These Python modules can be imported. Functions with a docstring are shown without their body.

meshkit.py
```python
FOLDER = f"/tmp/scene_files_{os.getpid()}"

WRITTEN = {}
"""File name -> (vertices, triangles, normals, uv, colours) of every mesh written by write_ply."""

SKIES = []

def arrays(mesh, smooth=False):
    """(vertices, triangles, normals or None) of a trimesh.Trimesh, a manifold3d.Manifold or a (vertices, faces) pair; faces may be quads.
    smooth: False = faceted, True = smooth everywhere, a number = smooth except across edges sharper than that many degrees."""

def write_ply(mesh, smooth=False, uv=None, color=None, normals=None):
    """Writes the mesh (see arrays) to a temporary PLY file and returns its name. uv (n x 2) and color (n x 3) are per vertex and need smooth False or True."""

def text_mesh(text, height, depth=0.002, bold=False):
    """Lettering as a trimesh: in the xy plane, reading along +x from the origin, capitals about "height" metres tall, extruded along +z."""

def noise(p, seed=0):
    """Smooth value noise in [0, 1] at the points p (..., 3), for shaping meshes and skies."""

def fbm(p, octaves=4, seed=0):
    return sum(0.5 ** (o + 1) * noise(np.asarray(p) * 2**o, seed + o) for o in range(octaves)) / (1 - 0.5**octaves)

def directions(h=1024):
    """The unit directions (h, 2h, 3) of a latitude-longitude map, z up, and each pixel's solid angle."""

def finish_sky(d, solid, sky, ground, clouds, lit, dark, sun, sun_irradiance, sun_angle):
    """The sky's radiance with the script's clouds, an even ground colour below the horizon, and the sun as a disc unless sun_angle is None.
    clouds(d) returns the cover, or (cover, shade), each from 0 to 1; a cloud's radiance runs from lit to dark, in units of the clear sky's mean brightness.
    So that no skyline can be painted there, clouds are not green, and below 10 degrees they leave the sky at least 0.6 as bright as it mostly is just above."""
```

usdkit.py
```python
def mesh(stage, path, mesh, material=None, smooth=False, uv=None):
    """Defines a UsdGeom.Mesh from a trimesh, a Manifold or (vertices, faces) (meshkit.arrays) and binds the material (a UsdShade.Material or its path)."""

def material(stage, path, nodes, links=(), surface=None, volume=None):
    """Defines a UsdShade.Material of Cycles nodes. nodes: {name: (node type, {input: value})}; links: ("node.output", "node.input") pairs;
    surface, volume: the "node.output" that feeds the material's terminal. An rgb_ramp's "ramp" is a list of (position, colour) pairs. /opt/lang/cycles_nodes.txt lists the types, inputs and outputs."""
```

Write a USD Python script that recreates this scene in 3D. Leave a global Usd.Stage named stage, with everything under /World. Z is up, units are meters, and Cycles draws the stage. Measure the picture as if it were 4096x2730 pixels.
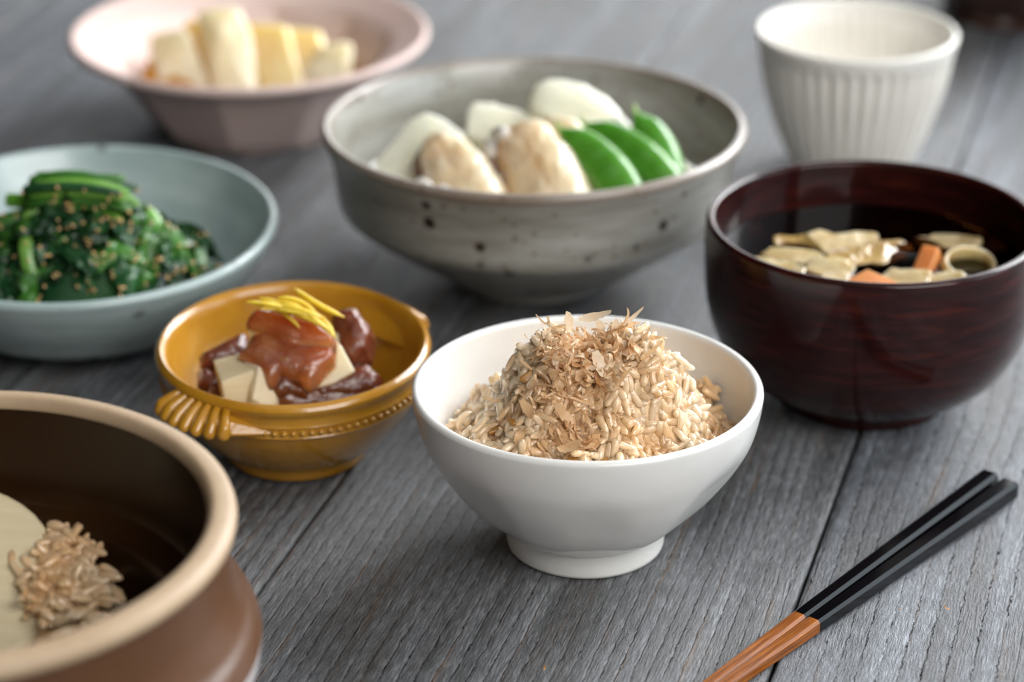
import math, numpy as np, trimesh, manifold3d, usdkit, meshkit
from pxr import Usd, UsdGeom, UsdLux, UsdShade, Gf, Sdf
from scipy.interpolate import PchipInterpolator
from scipy.spatial import cKDTree

stage = Usd.Stage.CreateInMemory()
UsdGeom.SetStageUpAxis(stage, UsdGeom.Tokens.z)
UsdGeom.SetStageMetersPerUnit(stage, 1.0)
UsdGeom.Xform.Define(stage, '/World')
PI = math.pi

# ---------------------------------------------------------------- camera
cam = UsdGeom.Camera.Define(stage, '/World/camera')
cam.AddTranslateOp().Set(Gf.Vec3d(0, 0, 0.43019))
cam.AddRotateXOp().Set(90 - 24.936)
cam.CreateHorizontalApertureAttr(36.0)
cam.CreateVerticalApertureAttr(36.0 * 682 / 1024)
cam.CreateFocalLengthAttr(92.05)
cam.CreateClippingRangeAttr(Gf.Vec2f(0.02, 50))
cam.CreateFStopAttr(6.3)
cam.CreateFocusDistanceAttr(0.825)
cam.CreateExposureAttr(0.28)

# ---------------------------------------------------------------- lamps: a big window to the right and behind, pale walls and ceiling around
def rect(name, pos, at, w, h, power, col):
    l = UsdLux.RectLight.Define(stage, '/World/' + name)
    p, t = np.array(pos, float), np.array(at, float)
    z = p - t; z /= np.linalg.norm(z)
    x = np.cross([0, 0, 1.0] if abs(z[2]) < .98 else [0, 1.0, 0], z); x /= np.linalg.norm(x)
    y = np.cross(z, x)
    l.AddTransformOp().Set(Gf.Matrix4d(*x, 0, *y, 0, *z, 0, *p, 1))
    l.CreateWidthAttr(w); l.CreateHeightAttr(h); l.CreateIntensityAttr(power); l.CreateColorAttr(Gf.Vec3f(*col))
rect('window_light', (1.45, 2.15, 1.15), (0.02, 0.90, 0.03), 1.5, 1.15, 13.0, (0.96, 0.98, 1.0))
rect('far_window_light', (0.6, 3.6, 0.78), (0.1, 1.1, 0.0), 1.9, 0.75, 3.6, (0.95, 0.98, 1.0))  # added to lift the sheen on the far boards; no second window known
rect('right_wall_bounce', (1.9, 0.75, 0.8), (0.0, 0.85, 0.0), 1.5, 1.2, 2.4, (0.80, 0.91, 1.0))
rect('front_window_light', (1.05, -0.70, 1.40), (0.0, 0.85, 0.0), 1.6, 1.3, 5.7, (1.0, 0.985, 0.96))  # added fill that brightens the bowl fronts, not a known window
rect('ceiling_bounce', (0.3, 0.2, 2.3), (0.05, 0.9, 0), 2.6, 2.2, 0.35, (0.98, 0.985, 1.0))

# ---------------------------------------------------------------- helpers
rng = np.random.default_rng(7)
used = {}
def unique(parent, name):
    k = (parent, name); n = used.get(k, 0); used[k] = n + 1
    return f'{parent}/{name}' + (f'_{n:03d}' if n else '')
def tag(prim, label=None, cat=None, group=None, kind=None):
    for k, v in (('label', label), ('category', cat), ('group', group), ('kind', kind)):
        if v: prim.SetCustomDataByKey(k, v)
    return prim
def thing(name, label, cat, loc=(0, 0, 0), rotz=0.0, group=None, kind=None):
    x = UsdGeom.Xform.Define(stage, unique('/World', name))
    x.AddTranslateOp().Set(Gf.Vec3d(*map(float, loc)))
    if rotz: x.AddRotateZOp().Set(float(rotz))
    return tag(x.GetPrim(), label, cat, group, kind)
def part(parent, name, mesh, mat, smooth=35, label=None, kind=None, var=None):
    base = str(parent.GetPath()) if parent else '/World'
    m = usdkit.mesh(stage, unique(base, name), mesh, M[mat], smooth)
    if var is not None:
        pv = UsdGeom.PrimvarsAPI(m).CreatePrimvar('ring', Sdf.ValueTypeNames.FloatArray, 'vertex')
        pv.Set(np.asarray(var, np.float32).tolist())
    return tag(m.GetPrim(), label, kind=kind)
def solo(name, mesh, mat, label, cat, group=None, smooth=35, loc=None):
    """a thing that is one mesh; vertices are given in world space and moved to an origin at its base"""
    v, f, _ = meshkit.arrays(mesh)
    o = np.array([*(v[:, :2].max(0) + v[:, :2].min(0)) / 2, v[:, 2].min()])
    m = usdkit.mesh(stage, unique('/World', name), (v - o, f), M[mat], smooth)
    m.AddTranslateOp().Set(Gf.Vec3d(*map(float, o)))
    return tag(m.GetPrim(), label, cat, group)
cat_ = trimesh.util.concatenate

def grid_faces(n, m, wrap):
    i, j = np.meshgrid(np.arange(n - 1), np.arange(m if wrap else m - 1), indexing='ij')
    a = i * m + j; b = i * m + (j + 1) % m; c = (i + 1) * m + (j + 1) % m; d = (i + 1) * m + j
    return np.concatenate([np.stack([a, b, c], -1).reshape(-1, 3), np.stack([a, c, d], -1).reshape(-1, 3)])
def loft(C, A, B, n=12, p=1.0):
    """tube through centres C with half axes A, B (k,3); p<1 squares the section; closed by fans"""
    C, A, B = (np.asarray(q, float) for q in (C, A, B))
    t = np.linspace(0, 2 * PI, n, endpoint=False)
    c, s = np.cos(t), np.sin(t)
    c, s = np.sign(c) * abs(c) ** p, np.sign(s) * abs(s) ** p
    V = (C[:, None] + A[:, None] * c[None, :, None] + B[:, None] * s[None, :, None]).reshape(-1, 3)
    F = grid_faces(len(C), n, True)
    k = len(V); V = np.vstack([V, C[0], C[-1]]); j = np.arange(n); e = (len(C) - 1) * n
    F = np.vstack([F, np.stack([np.full(n, k), (j + 1) % n, j], 1), np.stack([np.full(n, k + 1), e + j, e + (j + 1) % n], 1)])
    m = trimesh.Trimesh(V, F, process=False)
    if m.volume < 0: m.invert()
    return m
def lathe(prof, n=128, deform=None):
    """prof: list of (r, z) from the inner centre over the rim to the outer foot; r=0 ends are closed"""
    P = np.asarray(prof, float); t = np.linspace(0, 2 * PI, n, endpoint=False)
    V = np.stack([P[:, 0, None] * np.cos(t), P[:, 0, None] * np.sin(t), P[:, 1, None] + 0 * t], -1).reshape(-1, 3)
    F = grid_faces(len(P), n, True)
    if deform is not None: V = deform(V)
    m = trimesh.Trimesh(V, F, process=False)
    m.merge_vertices(); m.update_faces(m.nondegenerate_faces())
    if m.volume < 0: m.invert()
    return m
def curve(pts, n):
    """smooth polyline through (r,z) points by arc length"""
    P = np.asarray(pts, float); s = np.r_[0, np.cumsum(np.linalg.norm(np.diff(P, axis=0), axis=1))]
    q = np.linspace(0, s[-1], n)
    return np.stack([PchipInterpolator(s, P[:, k])(q) for k in (0, 1)], 1)
def bowl_profile(outer, t, floor, lip=6, inner=None, close_bottom=None):
    """outer: (r,z) from the foot junction to the rim. inner wall is outer offset by t, down to a floor height"""
    o = curve(outer, 48)
    d = np.gradient(o, axis=0); d /= np.linalg.norm(d, axis=1)[:, None]
    inn = o + np.stack([-d[:, 1], d[:, 0]], 1) * t
    inn = inn[(inn[:, 1] > floor) & (inn[:, 0] > 0)]
    rf = inn[0, 0]
    fl = [(rf * math.sin(a), floor + (inn[0, 1] - floor) * (1 - math.cos(a))) for a in np.linspace(0, PI / 2, 10)[:-1]]
    a0, a1 = inn[-1], o[-1]; mid = (a0 + a1) / 2; r = np.linalg.norm(a1 - a0) / 2
    ex = (a0 - mid) / r; ez = d[-1]
    lipc = [mid + r * (math.cos(a) * ex + math.sin(a) * ez * 0.9) for a in np.linspace(0, PI, lip + 2)[1:-1]]
    pr = np.vstack([fl, inn, lipc, o[::-1]])
    if close_bottom is not None: pr = np.vstack([pr, (0, close_bottom)])
    return pr
def foot_profile(r1, r0, h, t=0.004):
    return np.array([(r1 - t, h + .001), (r0 - t, .0015), (r0 - t + .001, .0003), (r0 - .0012, 0), (r0 - .0003, .0006), (r0, .0016), ((r0 * 2 + r1) / 3, h * .45), (r1, h), (r1 + .0012, h + .0015), (r1 - t, h + .001)])
def wob(amp, freq, seed, tx=0.0, ty=0.0, zr=.06):
    def f(V):
        V = V.copy()
        a = np.arctan2(V[:, 1], V[:, 0]); r = np.hypot(V[:, 0], V[:, 1])
        n = meshkit.noise(np.stack([np.cos(a) * freq + 9, np.sin(a) * freq + 9, V[:, 2] * 40 + seed], -1), seed) - .5
        k = 1 + amp * n * 2
        V[:, 0] *= k; V[:, 1] *= k
        w = np.clip(V[:, 2] / zr, 0, 1)
        V[:, 2] += w * (V[:, 1] * tx + V[:, 0] * ty + amp * .012 * (meshkit.noise(np.stack([np.cos(a) * 2 + 5, np.sin(a) * 2 + 5, 0 * a], -1), seed + 3) - .5))
        return V
    return f
ICO = trimesh.creation.icosphere(2).vertices
def rhull(pts, r, noise=0.0, scale=120, seed=0, edge=0.003):
    """rounded convex solid: the hull of small balls at pts, optionally uneven"""
    P = np.asarray(pts, float); r = np.broadcast_to(r, len(P))
    m = manifold3d.Manifold.hull_points(np.vstack([p + ICO * q for p, q in zip(P, r)]).astype(np.float64))
    if noise:
        q = m.refine_to_length(edge).to_mesh()
        t = trimesh.Trimesh(q.vert_properties[:, :3], q.tri_verts)
        trimesh.smoothing.filter_taubin(t, iterations=6)
        t.vertices = t.vertices + t.vertex_normals * ((meshkit.fbm(t.vertices * scale + seed * 7.3, 3, seed) - .5) * 2 * noise)[:, None]
        return t
    q = m.to_mesh()
    return trimesh.Trimesh(q.vert_properties[:, :3], q.tri_verts)
def blob(chains, noise=.0006, scale=140, seed=0, edge=.0018, it=14):
    """chains of (x,y,z,r): hulls of neighbouring balls, united, refined, smoothed and made uneven"""
    tot = None
    for ch in chains:
        for a, b in zip(ch[:-1], ch[1:]):
            h = manifold3d.Manifold.hull_points(np.vstack([np.array(a[:3]) + ICO * a[3], np.array(b[:3]) + ICO * b[3]]))
            tot = h if tot is None else tot + h
    q = tot.refine_to_length(edge).to_mesh()
    t = trimesh.Trimesh(q.vert_properties[:, :3], q.tri_verts)
    trimesh.smoothing.filter_taubin(t, iterations=it)
    t.vertices = t.vertices + t.vertex_normals * ((meshkit.fbm(t.vertices * scale + seed * 3.7, 3, seed) - .5) * 2 * noise)[:, None]
    return t
def polyslab(outline, n, T, bulge=0.0, noise=.0003, seed=0, edge=.0014, it=10, droop=0.0):
    """solid with the given outline (points near a plane of normal n), thickness T below it, rounded, bulged in the middle"""
    from shapely.geometry import Polygon
    P = np.asarray(outline, float); o = P.mean(0); n = unit(n); x = unit(np.cross([0, 1, 0.01], n)); y = np.cross(n, x)
    pg = Polygon(np.stack([(P - o) @ x, (P - o) @ y], 1)).buffer(0).buffer(-.0008).buffer(.0008)
    e = trimesh.creation.extrude_polygon(pg, T, engine='earcut')
    m = manifold3d.Manifold(manifold3d.Mesh(np.asarray(e.vertices, np.float32), np.asarray(e.faces, np.uint32))).refine_to_length(edge).to_mesh()
    t = trimesh.Trimesh(m.vert_properties[:, :3], m.tri_verts); trimesh.smoothing.filter_taubin(t, lamb=.6, nu=.55, iterations=it)
    v = np.array(t.vertices); import shapely
    dist = shapely.distance(shapely.points(v[:, :2]), pg.exterior); r = max(dist.max(), 1e-6)
    v[:, 2] += bulge * np.sqrt(np.clip(dist / r, 0, 1)) - T - droop * np.clip(1 - dist / .003, 0, 1) ** 2
    t.vertices = v; v = v + t.vertex_normals * ((meshkit.fbm(v * 140 + seed * 3.1, 3, seed) - .5) * 2 * noise)[:, None]
    t.vertices = o + v[:, :1] * x + v[:, 1:2] * y + v[:, 2:] * n
    if t.volume < 0: t.invert()
    return t
def unit(v): v = np.asarray(v, float); return v / (np.linalg.norm(v, axis=-1, keepdims=True) + 1e-12)

# ---------------------------------------------------------------- materials
M = {}
def mat(name, nodes, links, surface='p.BSDF'):
    M[name] = usdkit.material(stage, '/World/Looks/' + name, nodes, links, surface)
def simple(name, c0, c1, scale=60, rough=.4, bump=0.0, bscale=300, sss=0.0, rad=(1, .5, .25), sscale=.002, coat=0.0, coat_rough=.05, spec=.5, rand=0.0, detail=4, stretch=(1, 1, 1), trans=0.0, rough1=None):
    n = {'tc': ('texture_coordinate', {}), 'mp': ('mapping', {'scale': stretch}),
         'n': ('noise_texture', {'scale': scale, 'detail': detail, 'roughness': .6}),
         'r': ('rgb_ramp', {'ramp': [(.3, c0), (.7, c1)]}),
         'p': ('principled_bsdf', dict(roughness=rough, specular_ior_level=spec, coat_weight=coat, coat_roughness=coat_rough))}
    l = [('tc.object', 'mp.vector'), ('mp.vector', 'n.vector'), ('n.fac', 'r.fac')]
    src = 'r.color'
    if rand:
        n['oi'] = ('object_info', {}); n['gi'] = ('geometry', {}); n['ad'] = ('math', {'math_type': 'add'}); n['fr'] = ('math', {'math_type': 'fraction'})
        n['mr'] = ('map_range', {'to_min': 1 - rand, 'to_max': 1 + rand}); n['hs'] = ('hsv', {})
        l += [('oi.random', 'ad.value1'), ('gi.random_per_island', 'ad.value2'), ('ad.value', 'fr.value1'), ('fr.value', 'mr.value'), ('mr.result', 'hs.value'), ('r.color', 'hs.color')]
        src = 'hs.color'
    l.append((src, 'p.base_color'))
    if sss:
        n['p'][1].update(subsurface_weight=sss, subsurface_radius=rad, subsurface_scale=sscale)
    if rough1 is not None:
        n['rm'] = ('map_range', {'from_min': .3, 'from_max': .7, 'to_min': rough, 'to_max': rough1, 'clamp': True})
        l += [('n.fac', 'rm.value'), ('rm.result', 'p.roughness')]
    if bump:
        n['bn'] = ('noise_texture', {'scale': bscale, 'detail': 4}); n['b'] = ('bump', {'strength': 1.0, 'distance': bump})
        l += [('mp.vector', 'bn.vector'), ('bn.fac', 'b.height'), ('b.normal', 'p.normal')]
        if coat: l.append(('b.normal', 'p.coat_normal'))
    surf = 'p.BSDF'
    if trans:
        n['t'] = ('translucent_bsdf', {}); n['x'] = ('mix_closure', {'fac': trans})
        l += [(src, 't.color'), ('p.BSDF', 'x.closure1'), ('t.BSDF', 'x.closure2')]; surf = 'x.closure'
    mat(name, n, l, surf)

def plank_material(name, tone, warm, seed, ridge):
    """weathered board: 'ring' counts year rings across the board; each ring is worn hollow and ends in a raised ragged edge"""
    n = {'tc': ('texture_coordinate', {}), 'at': ('attribute', {'attribute': 'ring'}),
         'm1': ('mapping', {'scale': (1300, 130, 300), 'location': (seed, 0, 0)}), 'fib': ('noise_texture', {'scale': 1.0, 'detail': 5, 'roughness': .65}),
         'm2': ('mapping', {'scale': (520, 190, 300), 'location': (seed, 3, 0)}), 'rag': ('noise_texture', {'scale': 1.0, 'detail': 4, 'roughness': .7}),
         'm3': ('mapping', {'scale': (70, 7, 10), 'location': (seed, 8, 0)}), 'blo': ('noise_texture', {'scale': 1.0, 'detail': 5, 'roughness': .6, 'distortion': .4}),
         'm6': ('mapping', {'scale': (22, 9, 10), 'location': (seed, 2, 0)}), 'pat': ('noise_texture', {'scale': 1.0, 'detail': 3}), 'pr': ('map_range', {'from_min': .35, 'from_max': .62, 'to_min': .15, 'to_max': 1.0, 'clamp': True}), 'pm': ('math', {'math_type': 'multiply', 'value2': ridge}),
         'm4': ('mapping', {'scale': (1500, 600, 900)}), 'grit': ('noise_texture', {'scale': 1.0, 'detail': 4, 'roughness': .7}),
         'rs': ('map_range', {'to_min': -.22, 'to_max': .22}), 'ra': ('math', {'math_type': 'add'}), 'fr': ('math', {'math_type': 'fraction'}),
         'saw': ('rgb_ramp', {'ramp': [(0, (.0,) * 3), (.1, (.12,) * 3), (.8, (.78,) * 3), (.93, (1,) * 3), (.97, (.9,) * 3), (1, (.0,) * 3)]}),
         'rc': ('rgb_ramp', {'ramp': [(0, (.32, .31, .31)), (.12, (.62, .62, .62)), (.5, (.9, .9, .9)), (.85, (1.06, 1.07, 1.08)), (.95, (1.3, 1.3, 1.3)), (1, (.5, .48, .46))]}),
         'fc': ('rgb_ramp', {'ramp': [(.32, (.30, .29, .28)), (.5, (.9, .91, .92)), (.68, (2.3, 2.3, 2.3))]}),
         'bc': ('rgb_ramp', {'ramp': [(.28, tuple(.45 * t * q for t, q in zip(tone, (1.12, 1.0, .86)))), (.5, tuple(.95 * t for t in tone)), (.72, tuple(1.9 * t for t in tone))]}),
         'x1': ('mix_color', {'blend_type': 'multiply', 'fac': ridge, 'use_clamp': False}), 'x2': ('mix_color', {'blend_type': 'multiply', 'fac': .66, 'use_clamp': False}),
         # tan wood that shows through along some rings
         'm5': ('mapping', {'scale': (150, 9, 60), 'location': (seed * 2, 1, 0)}), 'tn': ('noise_texture', {'scale': 1.0, 'detail': 5, 'roughness': .7}),
         'tr': ('map_range', {'from_min': .54, 'from_max': .68, 'to_min': 0, 'to_max': warm, 'clamp': True}),
         'tr2': ('rgb_ramp', {'ramp': [(0, (1, 1, 1)), (.16, (.45,) * 3), (.45, (.08,) * 3), (.82, (.03,) * 3), (1, (.9,) * 3)]}),
         'tm': ('math', {'math_type': 'multiply'}), 'x3': ('mix_color', {'b': (.26, .14, .065)}),
         'h1': ('math', {'math_type': 'multiply', 'value2': ridge}), 'h2': ('math', {'math_type': 'multiply_add', 'value2': .42}), 'h3': ('math', {'math_type': 'multiply_add', 'value2': .3}),
         'b': ('bump', {'strength': 1.0, 'distance': .0013}),
         'rr': ('map_range', {'from_min': .3, 'from_max': .7, 'to_min': .36, 'to_max': .55}),
         'p': ('principled_bsdf', {'specular_ior_level': .5})}
    l = [('tc.object', f'm{k}.vector') for k in range(1, 7)] + [('m6.vector', 'pat.vector'), ('pat.fac', 'pr.value'), ('pr.result', 'pm.value1'), ('pm.value', 'x1.fac'), ('pm.value', 'h1.value2')]
    l += [('m1.vector', 'fib.vector'), ('m2.vector', 'rag.vector'), ('m3.vector', 'blo.vector'), ('m4.vector', 'grit.vector'), ('m5.vector', 'tn.vector'),
          ('rag.fac', 'rs.value'), ('rs.result', 'ra.value1'), ('at.fac', 'ra.value2'), ('ra.value', 'fr.value1'), ('fr.value', 'saw.fac'), ('fr.value', 'rc.fac'), ('fr.value', 'tr2.fac'),
          ('fib.fac', 'fc.fac'), ('blo.fac', 'bc.fac'), ('bc.color', 'x1.a'), ('rc.color', 'x1.b'), ('x1.result', 'x2.a'), ('fc.color', 'x2.b'),
          ('tn.fac', 'tr.value'), ('tr.result', 'tm.value1'), ('tr2.color', 'tm.value2'), ('tm.value', 'x3.fac'), ('x2.result', 'x3.a'), ('x3.result', 'p.base_color'),
          ('saw.color', 'h1.value1'), ('fib.fac', 'h2.value1'), ('h1.value', 'h2.value3'), ('grit.fac', 'h3.value1'), ('h2.value', 'h3.value3'), ('h3.value', 'b.height'), ('b.normal', 'p.normal'),
          ('blo.fac', 'rr.value'), ('rr.result', 'p.roughness')]
    mat(name, n, l)
plank_material('grey_plank', (.124, .132, .146), .5, 0.0, .75)
plank_material('grey_plank_pale', (.156, .167, .184), .6, 40.0, .85)
plank_material('grey_plank_warm', (.120, .123, .128), .6, 80.0, .9)

simple('white_glaze', (.80, .79, .755), (.85, .84, .81), 18, .22, .00012, 90, coat=.4, coat_rough=.08, spec=.5, rough1=.3)
simple('white_foot', (.78, .77, .72), (.84, .83, .79), 25, .3, .00008, 220)
simple('amber_glaze', (.40, .175, .010), (.54, .26, .022), 45, .25, .00012, 260, coat=.6, coat_rough=.1)
simple('pink_glaze', (.66, .485, .435), (.70, .54, .49), 15, .5, .00004, 500)
simple('cream_glaze', (.80, .77, .70), (.86, .83, .77), 30, .4, .00006, 300)
simple('pot_inside', (.020, .008, .003), (.032, .013, .004), 20, .28, spec=.2)
simple('pot_base_highlight', (.50, .46, .45), (.60, .57, .56), 30, .3)  # window highlight on the brown ridge, put into the colour as a pale tone
simple('pot_outside', (.085, .033, .011), (.11, .045, .016), 14, .3, .00003, 200, rough1=.36)
simple('pot_rim', (.40, .28, .17), (.47, .34, .22), 60, .5, .00008, 700)
simple('paddle_wood', (.66, .55, .34), (.74, .64, .43), 1.0, .45, .0001, 3, stretch=(40, 300, 200))
simple('black_lacquer', (.0025, .0025, .003), (.0035, .0035, .0045), 30, .1, spec=.36)
simple('dark_vessel', (.022, .007, .004), (.075, .024, .009), 30, .2, coat=.6)
simple('chopstick_wood', (.09, .018, .002), (.42, .13, .011), 1.0, .3, .00005, 3, stretch=(1500, 45, 1500), spec=.4)

# grey stoneware: throwing rings, iron spots, a bare brown edge at the lip
mat('grey_glaze', {
    'tc': ('texture_coordinate', {}), 'sx': ('separate_xyz', {}),
    'm': ('mapping', {'scale': (22, 22, 150)}), 'n': ('noise_texture', {'scale': 1.0, 'detail': 5, 'roughness': .6}),
    'c': ('rgb_ramp', {'ramp': [(.3, (.22, .208, .17)), (.5, (.31, .30, .262)), (.7, (.42, .418, .385))]}),
    'v': ('voronoi_texture', {'scale': 100, 'randomness': 1}), 'sc': ('separate_color', {}), 'sz': ('map_range', {'from_min': .5, 'from_max': 1, 'to_min': .0, 'to_max': .27, 'clamp': True}),
    'sub': ('math', {'math_type': 'subtract'}), 'sm': ('map_range', {'from_min': -.05, 'from_max': .06, 'to_min': 0, 'to_max': 1, 'clamp': True}),
    'v2': ('voronoi_texture', {'scale': 260, 'randomness': 1}), 'sc2': ('separate_color', {}), 'sz2': ('map_range', {'from_min': .6, 'from_max': 1, 'to_min': 0, 'to_max': .42, 'clamp': True}),
    'sub2': ('math', {'math_type': 'subtract'}), 'sm2': ('map_range', {'from_min': -.05, 'from_max': .08, 'to_min': 0, 'to_max': .55, 'clamp': True}),
    'x1': ('mix_color', {'b': (.035, .018, .01)}), 'x2': ('mix_color', {'b': (.13, .085, .05)}),
    'edge': ('map_range', {'from_min': .0625, 'from_max': .0650, 'to_min': 0, 'to_max': .5, 'clamp': True}), 'x3': ('mix_color', {'b': (.2, .11, .065)}),
    'bn': ('noise_texture', {'scale': 1.0, 'detail': 3}), 'b': ('bump', {'strength': 1, 'distance': .0004}),
    'p': ('principled_bsdf', {'roughness': .28, 'coat_weight': .5, 'coat_roughness': .15})},
    [('tc.object', 'm.vector'), ('m.vector', 'n.vector'), ('n.fac', 'c.fac'), ('tc.object', 'v.vector'), ('v.color', 'sc.color'), ('sc.r', 'sz.value'), ('sz.result', 'sub.value1'), ('v.distance', 'sub.value2'), ('sub.value', 'sm.value'),
     ('tc.object', 'v2.vector'), ('v2.color', 'sc2.color'), ('sc2.r', 'sz2.value'), ('sz2.result', 'sub2.value1'), ('v2.distance', 'sub2.value2'), ('sub2.value', 'sm2.value'),
     ('c.color', 'x2.a'), ('sm2.result', 'x2.fac'), ('x2.result', 'x1.a'), ('sm.result', 'x1.fac'), ('tc.object', 'sx.vector'), ('sx.z', 'edge.value'), ('edge.result', 'x3.fac'), ('x1.result', 'x3.a'), ('x3.result', 'p.base_color'),
     ('m.vector', 'bn.vector'), ('bn.fac', 'b.height'), ('b.normal', 'p.normal')])
mat('celadon_glaze', {
    'tc': ('texture_coordinate', {}), 'm': ('mapping', {'scale': (30, 30, 120)}), 'n': ('noise_texture', {'scale': 1.0, 'detail': 4}),
    'c': ('rgb_ramp', {'ramp': [(.3, (.33, .42, .405)), (.7, (.46, .55, .54))]}),
    'v': ('voronoi_texture', {'scale': 90}), 'sc': ('separate_color', {}), 'sz': ('map_range', {'from_min': .8, 'from_max': 1, 'to_min': 0, 'to_max': .32, 'clamp': True}),
    'sub': ('math', {'math_type': 'subtract'}), 'sm': ('map_range', {'from_min': -.08, 'from_max': .1, 'to_min': 0, 'to_max': .75, 'clamp': True}),
    'x1': ('mix_color', {'b': (.06, .07, .065)}), 'b': ('bump', {'strength': 1, 'distance': .0003}),
    'p': ('principled_bsdf', {'roughness': .3, 'coat_weight': .4, 'coat_roughness': .15})},
    [('tc.object', 'm.vector'), ('m.vector', 'n.vector'), ('n.fac', 'c.fac'), ('tc.object', 'v.vector'), ('v.color', 'sc.color'), ('sc.r', 'sz.value'), ('sz.result', 'sub.value1'), ('v.distance', 'sub.value2'), ('sub.value', 'sm.value'),
     ('c.color', 'x1.a'), ('sm.result', 'x1.fac'), ('x1.result', 'p.base_color'), ('n.fac', 'b.height'), ('b.normal', 'p.normal')])
# red-brown lacquer over turned wood whose grain shows on the right
mat('red_lacquer', {
    'tc': ('texture_coordinate', {}), 'm': ('mapping', {'rotation': (.25, .5, .3), 'scale': (55, 55, 420)}), 'n': ('noise_texture', {'scale': 1.0, 'detail': 4, 'distortion': .6}),
    'c': ('rgb_ramp', {'ramp': [(.3, (.013, .0028, .0028)), (.55, (.028, .005, .0045)), (.75, (.06, .010, .006))]}),
    'p': ('principled_bsdf', {'roughness': .3, 'specular_ior_level': .12, 'coat_weight': .5, 'coat_roughness': .07})},
    [('tc.object', 'm.vector'), ('m.vector', 'n.vector'), ('n.fac', 'c.fac'), ('c.color', 'p.base_color')])
mat('broth', {'p': ('principled_bsdf', {'base_color': (.10, .035, .010), 'roughness': .03, 'ior': 1.34, 'transmission_weight': 1.0})}, [])
mat('pale_broth', {'p': ('principled_bsdf', {'base_color': (.8, .5, .2), 'roughness': .03, 'ior': 1.34, 'transmission_weight': .6})}, [])

simple('rice', (.86, .44, .18), (.98, .74, .47), 55, .2, .00006, 700, sss=.6, rad=(.68, .82, .88), sscale=.0012, rand=.07, coat=.6, coat_rough=.06)
simple('rice_mass', (.68, .42, .2), (.84, .6, .36), 250, .35, .0015, 350)
simple('fried_tofu', (.33, .13, .02), (.5, .24, .06), 200, .3, .0001, 700, sss=.3, sscale=.001, coat=.4)
simple('flake_pale', (.90, .68, .45), (.96, .82, .62), 400, .4, trans=.3, rand=.12)
simple('flake_tan', (.82, .50, .24), (.90, .64, .38), 400, .4, trans=.3, rand=.2)
simple('flake_dark', (.36, .16, .05), (.55, .28, .1), 400, .5, trans=.2, rand=.2)
simple('daikon', (.70, .68, .52), (.77, .75, .6), 40, .3, .00005, 200, sss=.5, rad=(1, .9, .6), sscale=.004, coat=.4, coat_rough=.12)
simple('chicken_skin', (.72, .53, .30), (.83, .71, .53), 45, .3, .0004, 330, sss=.4, rad=(1, .5, .3), sscale=.003, coat=.45, coat_rough=.15)
simple('chicken_edge', (.09, .055, .035), (.25, .16, .1), 150, .35, coat=.4)
simple('bone', (.38, .36, .34), (.72, .68, .6), 220, .3, coat=.4)
simple('pea_green', (.06, .23, .015), (.115, .33, .035), 60, .35, .00004, 250, sss=.2, rad=(.4, 1, .2), sscale=.002, coat=.5, coat_rough=.12)
simple('pea_tip', (.25, .4, .1), (.35, .5, .15), 60, .4)
simple('leaf_dark', (.006, .042, .014), (.022, .10, .022), 90, .4, .0003, 260, coat=.2, coat_rough=.25, rand=.3, trans=.12)
simple('leaf_mid', (.026, .12, .013), (.07, .22, .026), 90, .4, .0003, 260, coat=.2, coat_rough=.25, rand=.25, trans=.15)
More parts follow.
